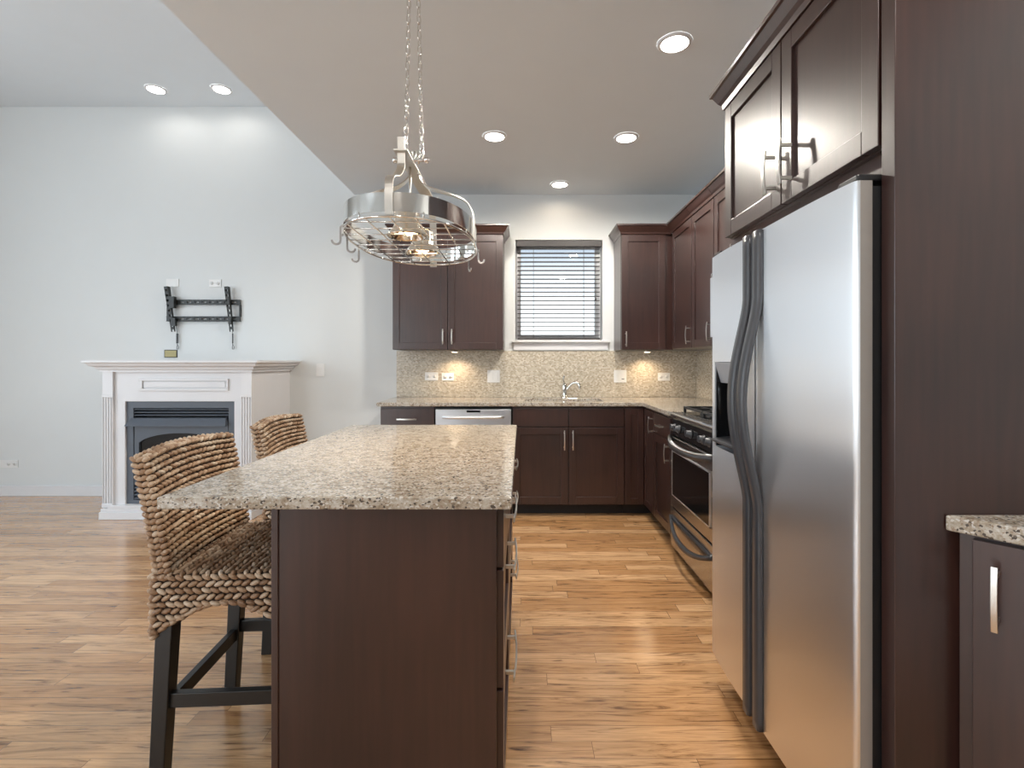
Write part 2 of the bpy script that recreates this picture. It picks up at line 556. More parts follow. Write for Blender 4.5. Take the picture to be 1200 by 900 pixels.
def thing(name, loc, label, cat, group=None):
    o = bpy.data.objects.new(name, None)
    COL.objects.link(o)
    o.location = loc
    o.empty_display_size = 0.1
    o['_w'] = tuple(loc)
    o['label'] = label; o['category'] = cat
    if group: o['group'] = group
    return o


def tag(o, label, cat, group=None):
    o['label'] = label; o['category'] = cat
    if group: o['group'] = group
    return o


def struct(o):
    o['kind'] = 'structure'
    return o


def smooth_path(pts, n=6):
    pts = [Vector(p) for p in pts]
    res = []
    for i in range(len(pts) - 1):
        p0, p1, p2, p3 = pts[max(i - 1, 0)], pts[i], pts[i + 1], pts[min(i + 2, len(pts) - 1)]
        for k in range(n):
            t = k / n
            res.append(0.5 * ((2 * p1) + (p2 - p0) * t + (2 * p0 - 5 * p1 + 4 * p2 - p3) * t * t + (3 * p1 - p0 - 3 * p2 + p3) * t ** 3))
    res.append(pts[-1])
    return res


class Frame:
    """a vertical face: O a point on it, u along it, n out of it, z up"""

    def __init__(self, O, u, n):
        self.O, self.u, self.n = Vector(O), Vector(u).normalized(), Vector(n).normalized()

    def P(self, a, n, z):
        return self.O + self.u * a + self.n * n + Vector((0, 0, z))

    def box(self, mb, a0, a1, n0, n1, z0, z1):
        return mb.hexa([self.P(a0, n0, z0), self.P(a1, n0, z0), self.P(a1, n1, z0), self.P(a0, n1, z0),
                        self.P(a0, n0, z1), self.P(a1, n0, z1), self.P(a1, n1, z1), self.P(a0, n1, z1)])


BACK = Frame((0, 4.14, 0), (1, 0, 0), (0, -1, 0))          # base cabinets on the back wall
UBACK = Frame((0, 4.42, 0), (1, 0, 0), (0, -1, 0))         # wall cabinets on the back wall
RIGHT = Frame((1.007, 0, 0), (0, 1, 0), (-1, 0, 0))        # base cabinets on the right wall
URIGHT = Frame((1.30, 0, 0), (0, 1, 0), (-1, 0, 0))        # wall cabinets on the right wall
DT = 0.020                                                 # door thickness


def shaker(fr, parent, name, a0, a1, z0, z1, fw=0.057, flat=False, n0=0.001):
    mb = MB()
    if flat:
        fr.box(mb, a0, a1, n0, n0 + DT, z0, z1)
    else:
        fr.box(mb, a0, a0 + fw, n0, n0 + DT, z0, z1)
        fr.box(mb, a1 - fw, a1, n0, n0 + DT, z0, z1)
        fr.box(mb, a0 + fw, a1 - fw, n0, n0 + DT, z0, z0 + fw)
        fr.box(mb, a0 + fw, a1 - fw, n0, n0 + DT, z1 - fw, z1)
        fr.box(mb, a0 + fw - 0.002, a1 - fw + 0.002, n0 + 0.001, n0 + 0.010, z0 + fw - 0.002, z1 - fw + 0.002)
    return mb.build(name, M['wood'], parent, 0.0018)


def pull(fr, parent, a, z, L=0.13, vertical=True, out=0.028, n0=DT + 0.001, wd=0.011):
    """bowed flat bar pull on two feet"""
    mb = MB()
    N = 10
    path = []
    for i in range(N + 1):
        s = -1 + 2 * i / N
        d = out + 0.006 * (1 - s * s)
        path.append(fr.P(a, n0 + d, z + s * L / 2) if vertical else fr.P(a + s * L / 2, n0 + d, z))
    up = fr.n
    mb.strip(path, wd, 0.005, up=up)
    for s in (-0.72, 0.72):
        if vertical:
            fr.box(mb, a - 0.005, a + 0.005, n0 - 0.0005, n0 + out + 0.002, z + s * L / 2 - 0.005, z + s * L / 2 + 0.005)
        else:
            fr.box(mb, a + s * L / 2 - 0.005, a + s * L / 2 + 0.005, n0 - 0.0005, n0 + out + 0.002, z - 0.005, z + 0.005)
    o = mb.build('handle', M['nickel'], parent, 0.001)
    o['label'] = 'satin nickel bar handle'
    return o


def base_body(fr, parent, a0, a1, depth, toe=True, z0=0.09, z1=0.886):
    mb = MB()
    fr.box(mb, a0, a1, -depth, 0, z0, z1)
    mb.build('body', M['wood'], parent, 0.001)
    if toe:
        t = MB(); fr.box(t, a0, a1, -depth, -0.07, 0.0005, z0)
        t.build('toe_kick', M['wood_in'], parent)


def crown(fr, parent, a0, a1, z0, z1, depth, ret0=False, ret1=False, out=0.05):
    """cornice along a wall cabinet's top with optional returns at the two ends"""
    mb = MB()
    prof = [(0.0, z0 - 0.012), (0.006, z0 - 0.012), (0.010, z0 + 0.006), (0.020, z0 + 0.018), (out - 0.008, z1 - 0.016), (out, z1 - 0.014), (out, z1), (0.0, z1)]
    e0, e1 = (1 if ret0 else 0), (1 if ret1 else 0)
    mb.prism(prof, lambda n, z: fr.P(a0 - e0 * n, n + DT, z), lambda n, z: fr.P(a1 + e1 * n, n + DT, z))
    fr.box(mb, a0, a1, -depth, DT, z0 + 0.0005, z1 - 0.001)
    if ret0:
        mb.prism(prof, lambda n, z: fr.P(a0 - n, n + DT, z), lambda n, z: fr.P(a0 - n, -depth, z))
    if ret1:
        mb.prism(prof, lambda n, z: fr.P(a1 + n, n + DT, z), lambda n, z: fr.P(a1 + n, -depth, z))
    return mb.build('crown_molding', M['wood'], parent)


# ------------------------------------------------------------------ the setting
mb = MB(); mb.box(LEFT_X - 0.15, RIGHT_X + 0.15, REAR_Y - 0.15, WALL_Y + 0.25, -0.1, 0)
fl = struct(mb.build('floor', M['floor']))
fl.location = (0, 0, 0)
for v in fl.data.vertices:
    v.co = v.co + Vector(fl['_w'])

# back wall with the window opening
WX0, WX1, WZ0, WZ1 = -0.055, 0.752, 1.447, 2.377
mb = MB()
mb.grid_slab([LEFT_X - 0.15, WX0, WX1, RIGHT_X + 0.15], [0, WZ0, WZ1, LC + 0.1],
             lambda a, b: not (WX0 < a < WX1 and WZ0 < b < WZ1), lambda a, b, t: (a, t, b), WALL_Y, WALL_Y + 0.2)
struct(mb.build('wall_back', M['wall']))
mb = MB()
ys = [REAR_Y - 0.15] + [q for p in LEFT_WINS for q in p] + [WALL_Y]
mb.grid_slab(ys, [0, LEFT_WZ[0], LEFT_WZ[1], LC + 0.1],
             lambda a, b: not (LEFT_WZ[0] < b < LEFT_WZ[1] and any(p[0] < a < p[1] for p in LEFT_WINS)), lambda a, b, t: (t, a, b), LEFT_X - 0.15, LEFT_X)
struct(mb.build('wall_left', M['wall']))
mb = MB(); mb.box(RIGHT_X, RIGHT_X + 0.15, REAR_Y - 0.15, WALL_Y, 0, LC + 0.1)
struct(mb.build('wall_right', M['wall']))
mb = MB()
mb.grid_slab([LEFT_X, -5.2, -3.3, RIGHT_X], [0, 0.3, 2.6, LC + 0.1],
             lambda a, b: not (0.3 < b < 2.6 and -5.2 < a < -3.3),
             lambda a, b, t: (a, t, b), REAR_Y - 0.15, REAR_Y)
struct(mb.build('wall_rear', M['wall']))
# stepped ceiling: low over the kitchen, high over the living room
mb = MB()
prof = [(LEFT_X - 0.15, LC), (RISER - 0.14, LC), (RISER - 0.14, LC - 0.0), (RISER, LC), (RISER, KC), (RIGHT_X, KC), (RIGHT_X, LC + 0.09), (LEFT_X - 0.15, LC + 0.09)]
prof = [(LEFT_X, LC), (RISER, LC), (RISER, KC), (RIGHT_X, KC), (RIGHT_X, LC + 0.09), (LEFT_X, LC + 0.09)]
mb.prism(prof, lambda a, b: (a, REAR_Y, b), lambda a, b: (a, WALL_Y, b))
struct(mb.build('ceiling', M['ceil']))


def baseboard(name, mbx):
    struct(mbx.build(name, M['white'], None, 0.003))


mb = MB(); mb.box(LEFT_X + 0.001, -3.345, WALL_Y - 0.016, WALL_Y - 0.0005, 0.0005, 0.098); baseboard('baseboard_back', mb)
mb = MB(); mb.box(-2.10, -1.16, WALL_Y - 0.016, WALL_Y - 0.0005, 0.0005, 0.098); baseboard('baseboard_back.001', mb)
mb = MB(); mb.box(LEFT_X + 0.0005, LEFT_X + 0.016, REAR_Y + 0.001, WALL_Y - 0.02, 0.0005, 0.098); baseboard('baseboard_left', mb)

# window: frame, sashes and glass deep in the reveal
wf = MB()
Yw0, Yw1 = WALL_Y + 0.13, WALL_Y + 0.19
for (x0, x1, z0, z1) in ((WX0, WX0 + 0.05, WZ0, WZ1), (WX1 - 0.05, WX1, WZ0, WZ1), (WX0 + 0.05, WX1 - 0.05, WZ0, WZ0 + 0.05), (WX0 + 0.05, WX1 - 0.05, WZ1 - 0.05, WZ1)):
    wf.box(x0, x1, Yw0, Yw1, z0, z1)
win = struct(wf.build('window_1', M['white'], None, 0.003))
g = MB(); g.box(WX0 + 0.05, WX1 - 0.05, Yw0 + 0.028, Yw0 + 0.033, WZ0 + 0.05, WZ1 - 0.05)
g.build('pane', M['glass'], win)
mb = MB()
mb.box(-0.090, 0.818, WALL_Y - 0.055, WALL_Y + 0.128, 1.424, WZ0 - 0.0005)
mb.box(-0.072, 0.800, WALL_Y - 0.022, WALL_Y - 0.0005, 1.352, 1.424)
mb.box(-0.075, 0.803, WALL_Y - 0.032, WALL_Y - 0.0005, 1.408, 1.424)
struct(mb.build('trim_1', M['white'], None, 0.003))
# the off-frame windows' frames
wn_i = 2
for (a, b) in LEFT_WINS:
    m_ = MB()
    for (y0, y1, z0, z1) in ((a, a + 0.07, *LEFT_WZ), (b - 0.07, b, *LEFT_WZ), (a, b, LEFT_WZ[0], LEFT_WZ[0] + 0.07), (a, b, LEFT_WZ[1] - 0.07, LEFT_WZ[1]), (a, b, 1.95, 2.03)):
        m_.box(LEFT_X - 0.09, LEFT_X - 0.03, y0, y1, z0, z1)
    struct(m_.build('window_%d' % wn_i, M['white'])); wn_i += 1
for (a, b), (z0, z1) in zip(REAR_WINS, REAR_WZ):
    m_ = MB()
    for (x0, x1, q0, q1) in ((a, a + 0.07, z0, z1), (b - 0.07, b, z0, z1), (a, b, z0, z0 + 0.07), (a, b, z1 - 0.07, z1), ((a + b) / 2 - 0.04, (a + b) / 2 + 0.04, z0, z1)):
        m_.box(x0, x1, REAR_Y - 0.09, REAR_Y - 0.03, q0, q1)
    struct(m_.build('window_%d' % wn_i, M['white'])); wn_i += 1

# backsplash
BS0, BS1 = 0.9185, 1.347
mb = MB()
mb.box(-1.156, RIGHT_X - 0.0005, WALL_Y - 0.010, WALL_Y - 0.0005, BS0, BS1)
mb.box(RIGHT_X - 0.010, RIGHT_X - 0.0005, 2.04, WALL_Y - 0.010, BS0, BS1)
o = struct(mb.build('wall_backsplash', M['tile']))

# ------------------------------------------------------------------ kitchen: base cabinets
def base_cab(name, loc, label):
    return thing(name, loc, label, 'cabinet')


c = base_cab('base_cabinet', (-0.92, 4.44, 0), 'dark base cabinet left of the dishwasher, top drawer showing over the island')
base_body(BACK, c, -1.138, -0.699, 0.60)
d = shaker(BACK, c, 'drawer', -1.134, -0.702, 0.725, 0.868, flat=True); pull(BACK, d, -0.918, 0.785, 0.16, False)
d = shaker(BACK, c, 'door', -1.134, -0.702, 0.10, 0.717); pull(BACK, d, -0.74, 0.62)

c = base_cab('sink_cabinet', (0.38, 4.44, 0), 'dark double-door sink cabinet under the faucet, two plain panels above doors')
mb = MB()
BACK.box(mb, -0.072, 0.829, -0.60, 0, 0.09, 0.685)
BACK.box(mb, -0.072, 0.829, -0.02, 0, 0.685, 0.886)
BACK.box(mb, -0.072, -0.054, -0.60, -0.02, 0.685, 0.886); BACK.box(mb, 0.811, 0.829, -0.60, -0.02, 0.685, 0.886)
mb.build('body', M['wood'], c, 0.001)
mb = MB(); BACK.box(mb, -0.072, 0.829, -0.60, -0.07, 0.0005, 0.09); mb.build('toe_kick', M['wood_in'], c)
for a0, a1, hx in ((-0.068, 0.376, 0.345), (0.382, 0.826, 0.413)):
    shaker(BACK, c, 'false_drawer_front', a0, a1, 0.725, 0.868, flat=True)
    d = shaker(BACK, c, 'door', a0, a1, 0.10, 0.717); pull(BACK, d, hx, 0.617, 0.16, wd=0.009)

c = base_cab('corner_cabinet', (1.25, 4.44, 0), 'dark inside-corner base cabinet with folding full-height doors')
mb = MB(); mb.grid_slab([0.831, 1.007, 1.62], [3.827, 4.14, 4.739], lambda a, b: not (a < 1.007 and b < 4.14), lambda a, b, t: (a, b, t), 0.09, 0.886)
mb.build('body', M['wood'], c, 0.001)
mb = MB(); mb.grid_slab([0.831, 1.077, 1.62], [3.827, 4.21, 4.739], lambda a, b: not (a < 1.077 and b < 4.21), lambda a, b, t: (a, b, t), 0.0005, 0.09)
mb.build('toe_kick', M['wood_in'], c)
shaker(BACK, c, 'door', 0.834, 0.983, 0.10, 0.868, 0.045)
d = shaker(RIGHT, c, 'door', 3.830, 4.116, 0.10, 0.868, 0.05); pull(RIGHT, d, 3.856, 0.77, 0.13)

c = base_cab('base_cabinet', (1.31, 3.6, 0), 'narrow dark drawer-over-door base cabinet between corner cabinet and range')
base_body(RIGHT, c, 3.392, 3.824, 0.60)
d = shaker(RIGHT, c, 'drawer', 3.395, 3.820, 0.725, 0.868, flat=True); pull(RIGHT, d, 3.61, 0.79, 0.13, False)
d = shaker(RIGHT, c, 'door', 3.395, 3.820, 0.10, 0.717); pull(RIGHT, d, 3.425, 0.63)

c = base_cab('base_cabinet', (1.31, 2.3, 0), 'dark drawer-over-door base cabinet between range and refrigerator')
base_body(RIGHT, c, 2.045, 2.608, 0.60)
d = shaker(RIGHT, c, 'drawer', 2.048, 2.604, 0.725, 0.868, flat=True); pull(RIGHT, d, 2.33, 0.79, 0.13, False)
d = shaker(RIGHT, c, 'door', 2.048, 2.604, 0.10, 0.717); pull(RIGHT, d, 2.57, 0.63)

# worktop (L-shaped, with the sink cut-out)
SX0, SX1, SY0, SY1 = 0.03, 0.69, 4.24, 4.62
CT0, CT1 = 0.887, 0.918
mb = MB()
mb.grid_slab([-1.165, SX0, SX1, 0.972, 1.619], [3.392, 4.105, SY0, SY1, 4.739],
             lambda a, b: (b > 4.105 or a > 0.972) and not (SX0 < a < SX1 and SY0 < b < SY1), lambda a, b, t: (a, b, t), CT0, CT1)
o = mb.build('countertop', M['granite'], None, 0.004)
tag(o, 'L-shaped speckled beige granite countertop along the back wall', 'countertop')
mb = MB(); mb.box(0.972, 1.619, 2.045, 2.607, CT0, CT1)
o = mb.build('countertop', M['granite'], None, 0.004)
tag(o, 'short granite countertop between range and refrigerator', 'countertop')

# sink basin under the cut-out
s = thing('kitchen_sink', ((SX0 + SX1) / 2, (SY0 + SY1) / 2, 0.70), 'undermount stainless sink sunk in the back granite countertop', 'sink')
mb = MB()
x0, x1, y0, y1, zb, zt = SX0 - 0.012, SX1 + 0.012, SY0 - 0.012, SY1 + 0.012, 0.70, 0.8868
mb.box(x0, x1, y0, y1, zb, zb + 0.004)
mb.box(x0, x0 + 0.004, y0, y1, zb, zt); mb.box(x1 - 0.004, x1, y0, y1, zb, zt)
mb.box(x0, x1, y0, y0 + 0.004, zb, zt); mb.box(x0, x1, y1 - 0.004, y1, zb, zt)
mb.build('basin', M['steel'], s)
mb = MB(); mb.lathe(((x0 + x1) / 2, (y0 + y1) / 2, zb + 0.0041), [(0.045, 0), (0.045, 0.003), (0.03, 0.004), (0.012, 0.002)])
mb.build('drain', M['chrome'], s)

# faucet
f = thing('faucet', (0.395, 4.675, CT1), 'single-lever chrome faucet behind the sink under the window', 'faucet')
mb = MB(); mb.lathe((0.395, 4.675, CT1 + 0.0005), [(0.030, 0), (0.030, 0.006), (0.022, 0.014), (0.021, 0.05), (0.024, 0.06), (0.022, 0.115), (0.018, 0.125), (0.0, 0.128)], cap=False)
mb.build('body', M['chrome'], f)
mb = MB()
mb.tube(smooth_path([(0.398, 4.675, CT1 + 0.055), (0.425, 4.660, CT1 + 0.090), (0.455, 4.640, CT1 + 0.125), (0.490, 4.615, CT1 + 0.138), (0.518, 4.600, CT1 + 0.120), (0.526, 4.597, CT1 + 0.085)]), 0.0125, 10)
mb.build('spout', M['chrome'], f)
mb = MB(); mb.tube([(0.395, 4.675, CT1 + 0.12), (0.384, 4.673, CT1 + 0.15), (0.380, 4.668, CT1 + 0.175), (0.390, 4.662, CT1 + 0.200)], 0.010, 8, scale=[1.4, 1.1, 1.0, 0.8])
mb.build('lever', M['chrome'], f)

# dishwasher
dw = thing('dishwasher', (-0.387, 4.44, 0), 'stainless dishwasher under the back countertop behind the island', 'dishwasher')
mb = MB(); BACK.box(mb, -0.694, -0.078, -0.58, 0, 0.10, 0.875); mb.build('body', M['black'], dw)
mb = MB(); BACK.box(mb, -0.690, -0.082, 0.0005, 0.026, 0.12, 0.862); d = mb.build('door', M['steel'], dw, 0.004)
mb = MB(); mb.tube([BACK.P(-0.63 + 0.486 * i / 16, 0.026 + 0.035 * (1 - (abs(i / 8 - 1)) ** 6), 0.80) for i in range(17)], 0.011, 8); mb.build('handle', M['steel'], d)
mb = MB(); BACK.box(mb, -0.44, -0.33, 0.026, 0.0275, 0.838, 0.855); mb.build('control_panel', M['blackgloss'], d)
mb = MB(); BACK.box(mb, -0.690, -0.082, -0.5, -0.05, 0.0005, 0.10); mb.build('toe_kick', M['black'], dw)

# ------------------------------------------------------------------ range
rg = thing('gas_range', (1.3, 3.0, 0), 'stainless gas range with black knobs and grates past the refrigerator', 'stove')
RF = Frame((0.985, 0, 0), (0, 1, 0), (-1, 0, 0))
r0, r1 = 2.618, 3.382
mb = MB(); mb.box(1.005, 1.60, r0, r1, 0.05, 0.90); mb.build('body', M['black'], rg)
for yy in (r0 + 0.05, r1 - 0.05):
    for xx in (1.05, 1.55):
        mb = MB(); mb.lathe((xx, yy, 0.0005), [(0.018, 0), (0.018, 0.05)], seg=12); mb.build('foot', M['black'], rg)
mb = MB(); mb.prism([(1.004, 0.30), (0.985, 0.305), (0.985, 0.755), (1.004, 0.765)], lambda a, b: (a, r0 + 0.002, b), lambda a, b: (a, r1 - 0.002, b))
d = mb.build('oven_door', M['steel_dark'], rg, 0.003)
mb = MB(); RF.box(mb, r0 + 0.055, r1 - 0.055, 0.0002, 0.004, 0.385, 0.665); mb.build('door_glass', M['blackgloss'], d, 0.001)
mb = MB()
for a, b, z0, z1 in ((r0 + 0.045, r1 - 0.045, 0.665, 0.672), (r0 + 0.045, r1 - 0.045, 0.378, 0.385), (r0 + 0.045, r0 + 0.055, 0.378, 0.672), (r1 - 0.055, r1 - 0.045, 0.378, 0.672)):
    RF.box(mb, a, b, 0.0002, 0.006, z0, z1)
mb.build('window_trim', M['steel'], d)
def bow(a0, a1, out, z, n=18, sag=0.0, pw=2.5):
    res = []
    for i in range(n + 1):
        s = -1 + 2 * i / n
        k = 1 - abs(s) ** pw
        res.append(RF.P((a0 + a1) / 2 + s * (a1 - a0) / 2, 0.004 + out * k, z + sag * k))
    return res
mb = MB(); mb.sweep(bow(r0 + 0.01, r1 - 0.01, 0.06, 0.745, sag=-0.02), [(-0.012, -0.016), (0.010, -0.016), (0.014, 0.0), (0.010, 0.016), (-0.012, 0.016)], (0, 0, 1)); mb.build('handle', M['gray_handle'], d)
mb = MB(); mb.sweep(bow(r0 + 0.01, r1 - 0.01, 0.064, 0.764, sag=-0.02), [(-0.010, -0.003), (0.012, -0.003), (0.012, 0.003), (-0.010, 0.003)], (0, 0, 1)); mb.build('handle_trim', M['steel'], d)
mb = MB(); mb.prism([(1.004, 0.772), (0.984, 0.774), (1.000, 0.872), (1.004, 0.884)], lambda a, b: (a, r0 + 0.002, b), lambda a, b: (a, r1 - 0.002, b))
cp = mb.build('control_panel', M['blackgloss'], rg, 0.002)
for yy in (3.30, 3.21, 2.99, 2.78, 2.69):
    k = MB(); k.lathe((0.9905, yy, 0.822), [(0.026, -0.001), (0.026, 0.006), (0.021, 0.009), (0.019, 0.028), (0.016, 0.031)], axis=(-0.985, 0, 0.16), seg=18)
    k.box(0.955, 0.963, yy - 0.004, yy + 0.004, 0.812, 0.842)
    kb = k.build('knob', M['gray_handle'], cp)
mb = MB(); mb.prism([(0.982, 0.888), (0.982, 0.906), (0.990, 0.915), (1.585, 0.915), (1.585, 0.888)], lambda a, b: (a, r0, b), lambda a, b: (a, r1, b))
mb.build('cooktop', M['steel_dark'], rg, 0.003)
mb = MB(); mb.box(1.05, 1.56, r0 + 0.03, r1 - 0.03, 0.9152, 0.919); mb.build('burner_tray', M['blackgloss'], rg)
for bx_ in (1.17, 1.43):
    for by_ in (r0 + 0.19, r1 - 0.19):
        b_ = MB(); b_.lathe((bx_, by_, 0.919), [(0.055, 0), (0.055, 0.008), (0.035, 0.012), (0.035, 0.02), (0.0, 0.022)], seg=20, cap=False)
        b_.build('burner', M['iron'], rg)
for y0_, y1_ in ((r0 + 0.04, (r0 + r1) / 2 - 0.005), ((r0 + r1) / 2 + 0.005, r1 - 0.04)):
    gm = MB()
    for xx in (1.065, 1.30, 1.545):
        gm.box(xx - 0.007, xx + 0.007, y0_, y1_, 0.942, 0.956)
    for yy in (y0_ + 0.007, (y0_ + y1_) / 2, y1_ - 0.007):
        gm.box(1.065, 1.545, yy - 0.007, yy + 0.007, 0.942, 0.956)
    for xx in (1.17, 1.43):
        gm.box(xx - 0.006, xx + 0.006, y0_, y1_, 0.945, 0.955)
    for xx in (1.065, 1.30, 1.545):
        for yy in (y0_ + 0.007, y1_ - 0.007):
            gm.box(xx - 0.008, xx + 0.008, yy - 0.008, yy + 0.008, 0.9192, 0.943)
    gm.build('grate', M['iron'], rg, 0.002)
mb = MB(); RF.box(mb, r0 + 0.002, r1 - 0.002, -0.018, 0.0, 0.045, 0.293); d = mb.build('drawer', M['steel_dark'], rg, 0.003)
mb = MB()
mb.sweep(bow(r0 + 0.02, r1 - 0.02, 0.045, 0.232, sag=-0.068, pw=2.2), [(-0.010, -0.012), (0.010, -0.012), (0.010, 0.012), (-0.010, 0.012)], (0, 0, 1))
mb.sweep(bow(r0 + 0.02, r1 - 0.02, 0.008, 0.236, sag=0.0), [(-0.004, -0.008), (0.008, -0.008), (0.008, 0.008), (-0.004, 0.008)], (0, 0, 1))
mb.build('handle', M['gray_handle'], d)

# ------------------------------------------------------------------ wall cabinets
UZ0, UZ1, UC = 1.349, 2.352, 2.420


def upper(label, loc, fr, a0, a1, depth, doors, z0=UZ0, z1=UZ1, uc=UC, ret0=False, ret1=False, out=0.05, crown_end=None):
    c = thing('wall_cabinet', loc, label, 'cabinet')
    mb = MB(); fr.box(mb, a0, a1, -depth, 0, z0, z1); mb.build('body', M['wood'], c, 0.001)
    crown(fr, c, a0, crown_end or a1, z1, uc, depth, ret0, ret1, out)
    for (d0, d1, ha, hz, hl) in doors:
        d = shaker(fr, c, 'door', d0, d1, z0 + 0.003, z1 - 0.016)
        if ha is not None: pull(fr, d, ha, hz, hl)
    return c


upper('dark two-door wall cabinet left of the window, behind the hanging rack', (-0.63, 4.58, UZ0), UBACK, -1.11, -0.157, 0.327,
      [(-1.107, -0.636, -0.672, 1.46, 0.13), (-0.631, -0.160, -0.595, 1.46, 0.13)], ret1=True, ret0=True)
upper('dark one-door wall cabinet right of the window', (1.07, 4.58, UZ0), UBACK, 0.858, 1.60, 0.327,
      [(0.862, 1.238, 0.897, 1.44, 0.13)], ret0=True, crown_end=1.275)
upper('dark wall cabinet in the corner, first on the right wall from the window', (1.45, 4.1, UZ0), URIGHT, 3.852, 4.397, 0.327,
      [(3.856, 4.345, 3.892, 1.45, 0.14)])
upper('dark wall cabinet on the right wall beside the microwave', (1.45, 3.63, UZ0), URIGHT, 3.408, 3.848, 0.327,
      [(3.412, 3.844, 3.45, 1.45, 0.13)])
upper('dark short wall cabinet above the microwave', (1.45, 3.02, 1.83), URIGHT, 2.622, 3.404, 0.327,
      [(2.626, 3.011, 2.97, 1.9, 0.1), (3.015, 3.400, 3.06, 1.9, 0.1)], z0=1.832)
upper('dark wall cabinet between microwave and refrigerator cabinet', (1.45, 2.33, UZ0), URIGHT, 2.045, 2.618, 0.327,
      [(2.048, 2.614, 2.58, 1.45, 0.13)])

mw = thing('microwave', (1.44, 3.02, 1.40), 'stainless over-range microwave, front edge peeking past the refrigerator', 'microwave')
mb = MB(); mb.box(1.275, 1.618, 2.63, 3.398, 1.405, 1.829); mb.build('body', M['black'], mw)
MF = Frame((1.274, 0, 0), (0, 1, 0), (-1, 0, 0))
mb = MB(); MF.box(mb, 2.84, 3.396, 0, 0.022, 1.408, 1.80); d = mb.build('door', M['steel'], mw, 0.003)
mb = MB(); MF.box(mb, 2.93, 3.32, 0.0222, 0.0245, 1.47, 1.75); mb.build('door_glass', M['blackgloss'], d)
mb = MB(); mb.tube([MF.P(2.875, 0.022 + (0.03 if 0 < i < 8 else 0.0), 1.44 + i * 0.04) for i in range(9)], 0.009, 8); mb.build('handle', M['steel'], d)
mb = MB(); MF.box(mb, 2.633, 2.837, 0, 0.02, 1.408, 1.80); mb.build('control_panel', M['blackgloss'], mw, 0.002)
mb = MB(); MF.box(mb, 2.633, 3.396, 0, 0.016, 1.803, 1.828)
for i in range(30):
    MF.box(mb, 2.65 + i * 0.025, 2.662 + i * 0.025, 0.016, 0.019, 1.806, 1.825)
mb.build('vent', M['steel_dark'], mw)

# under-cabinet puck lights
for (px, py, lab) in ((-0.60, 4.60, 'small puck light under the wall cabinet left of the window'), (1.13, 4.60, 'small puck light under the wall cabinet right of the window')):
    p = thing('puck_light', (px, py, 1.330), lab, 'light')
    mb = MB(); mb.lathe((px, py, 1.3305), [(0.030, 0), (0.036, 0.004), (0.036, 0.0175)], seg=20); mb.build('housing', M['nickel'], p)
    mb = MB(); mb.lathe((px, py, 1.3290), [(0.026, 0), (0.026, 0.0014)], seg=20); mb.build('lens', M['puck'], p)
    l = bpy.data.lights.new('puck_lamp', 'SPOT'); l.energy = 8; l.color = WARM; l.spot_size = R(150); l.spot_blend = 0.8; l.shadow_soft_size = 0.03
    lo = bpy.data.objects.new('puck_lamp', l); COL.objects.link(lo); lo.parent = p; lo.location = (0, 0, -0.012)

# ------------------------------------------------------------------ refrigerator
FX, FY0, FY1 = 0.735, 1.142, 2.010
fr_ = thing('refrigerator', (1.2, 1.576, 0), 'stainless side-by-side refrigerator with ice and water dispenser', 'refrigerator')
FZ0, FZ1, GAP = 0.118, 1.650, 1.610
mb = MB(); mb.box(0.846, 1.60, FY0 + 0.008, FY1 - 0.008, 0.03, 1.645); mb.build('body', M['black'], fr_, 0.004)
mb = MB(); mb.box(0.83, 0.846, GAP, FY1 - 0.012, FZ0 + 0.01, FZ1 - 0.02); mb.box(0.7835, 0.846, FY0 + 0.003, GAP - 0.008, FZ0 + 0.004, FZ1 - 0.012); mb.build('door_gasket', M['black'], fr_)
for xx in (0.90, 1.55):
    for yy in (FY0 + 0.06, FY1 - 0.06):
        mb = MB(); mb.lathe((xx, yy, 0.0005), [(0.02, 0), (0.02, 0.03)], seg=12); mb.build('foot', M['black'], fr_)
mb = MB(); mb.prism([(0.846, 0.02), (0.815, 0.03), (0.80, 0.112), (0.846, 0.112)], lambda a, b: (a, FY0 + 0.02, b), lambda a, b: (a, FY1 - 0.02, b))
for i in range(4):
    mb.box(0.80 + 0.004 * (3 - i), 0.82, FY0 + 0.05, FY1 - 0.05, 0.04 + i * 0.017, 0.046 + i * 0.017)
mb.build('base_grille', M['black'], fr_)


RN = 0.014


def bowed_door(y0, y1, near):
    """front skin follows a shallow bow; the outer edge rolls back"""
    out = []
    N = 18
    for i in range(N + 1):
        t = i / N
        y = y0 + (y1 - y0) * t
        # distance from the hinge side
        dh = (y - y0) if near else (y1 - y)
        L = y1 - y0
        x = FX + 0.012 * (1 - dh / L) ** 4
        if dh < RN:
            k = 1 - dh / RN
            x += 0.009 * (1 - math.sqrt(max(0, 1 - k * k)))
        out.append((y, x))
    # finer samples on the rolled edge
    ext = []
    for i in range(7):
        k = 1 - i / 7
        dh = RN * (1 - k)
        y = y0 + dh if near else y1 - dh
        x = FX + 0.012 * (1 - dh / (y1 - y0)) ** 4 + 0.009 * (1 - math.sqrt(max(0, 1 - k * k)))
        ext.append((y, x))
    out = [p for p in out if ((p[0] - y0) if near else (y1 - p[0])) >= RN]
    return (ext + out) if near else (out + ext[::-1])


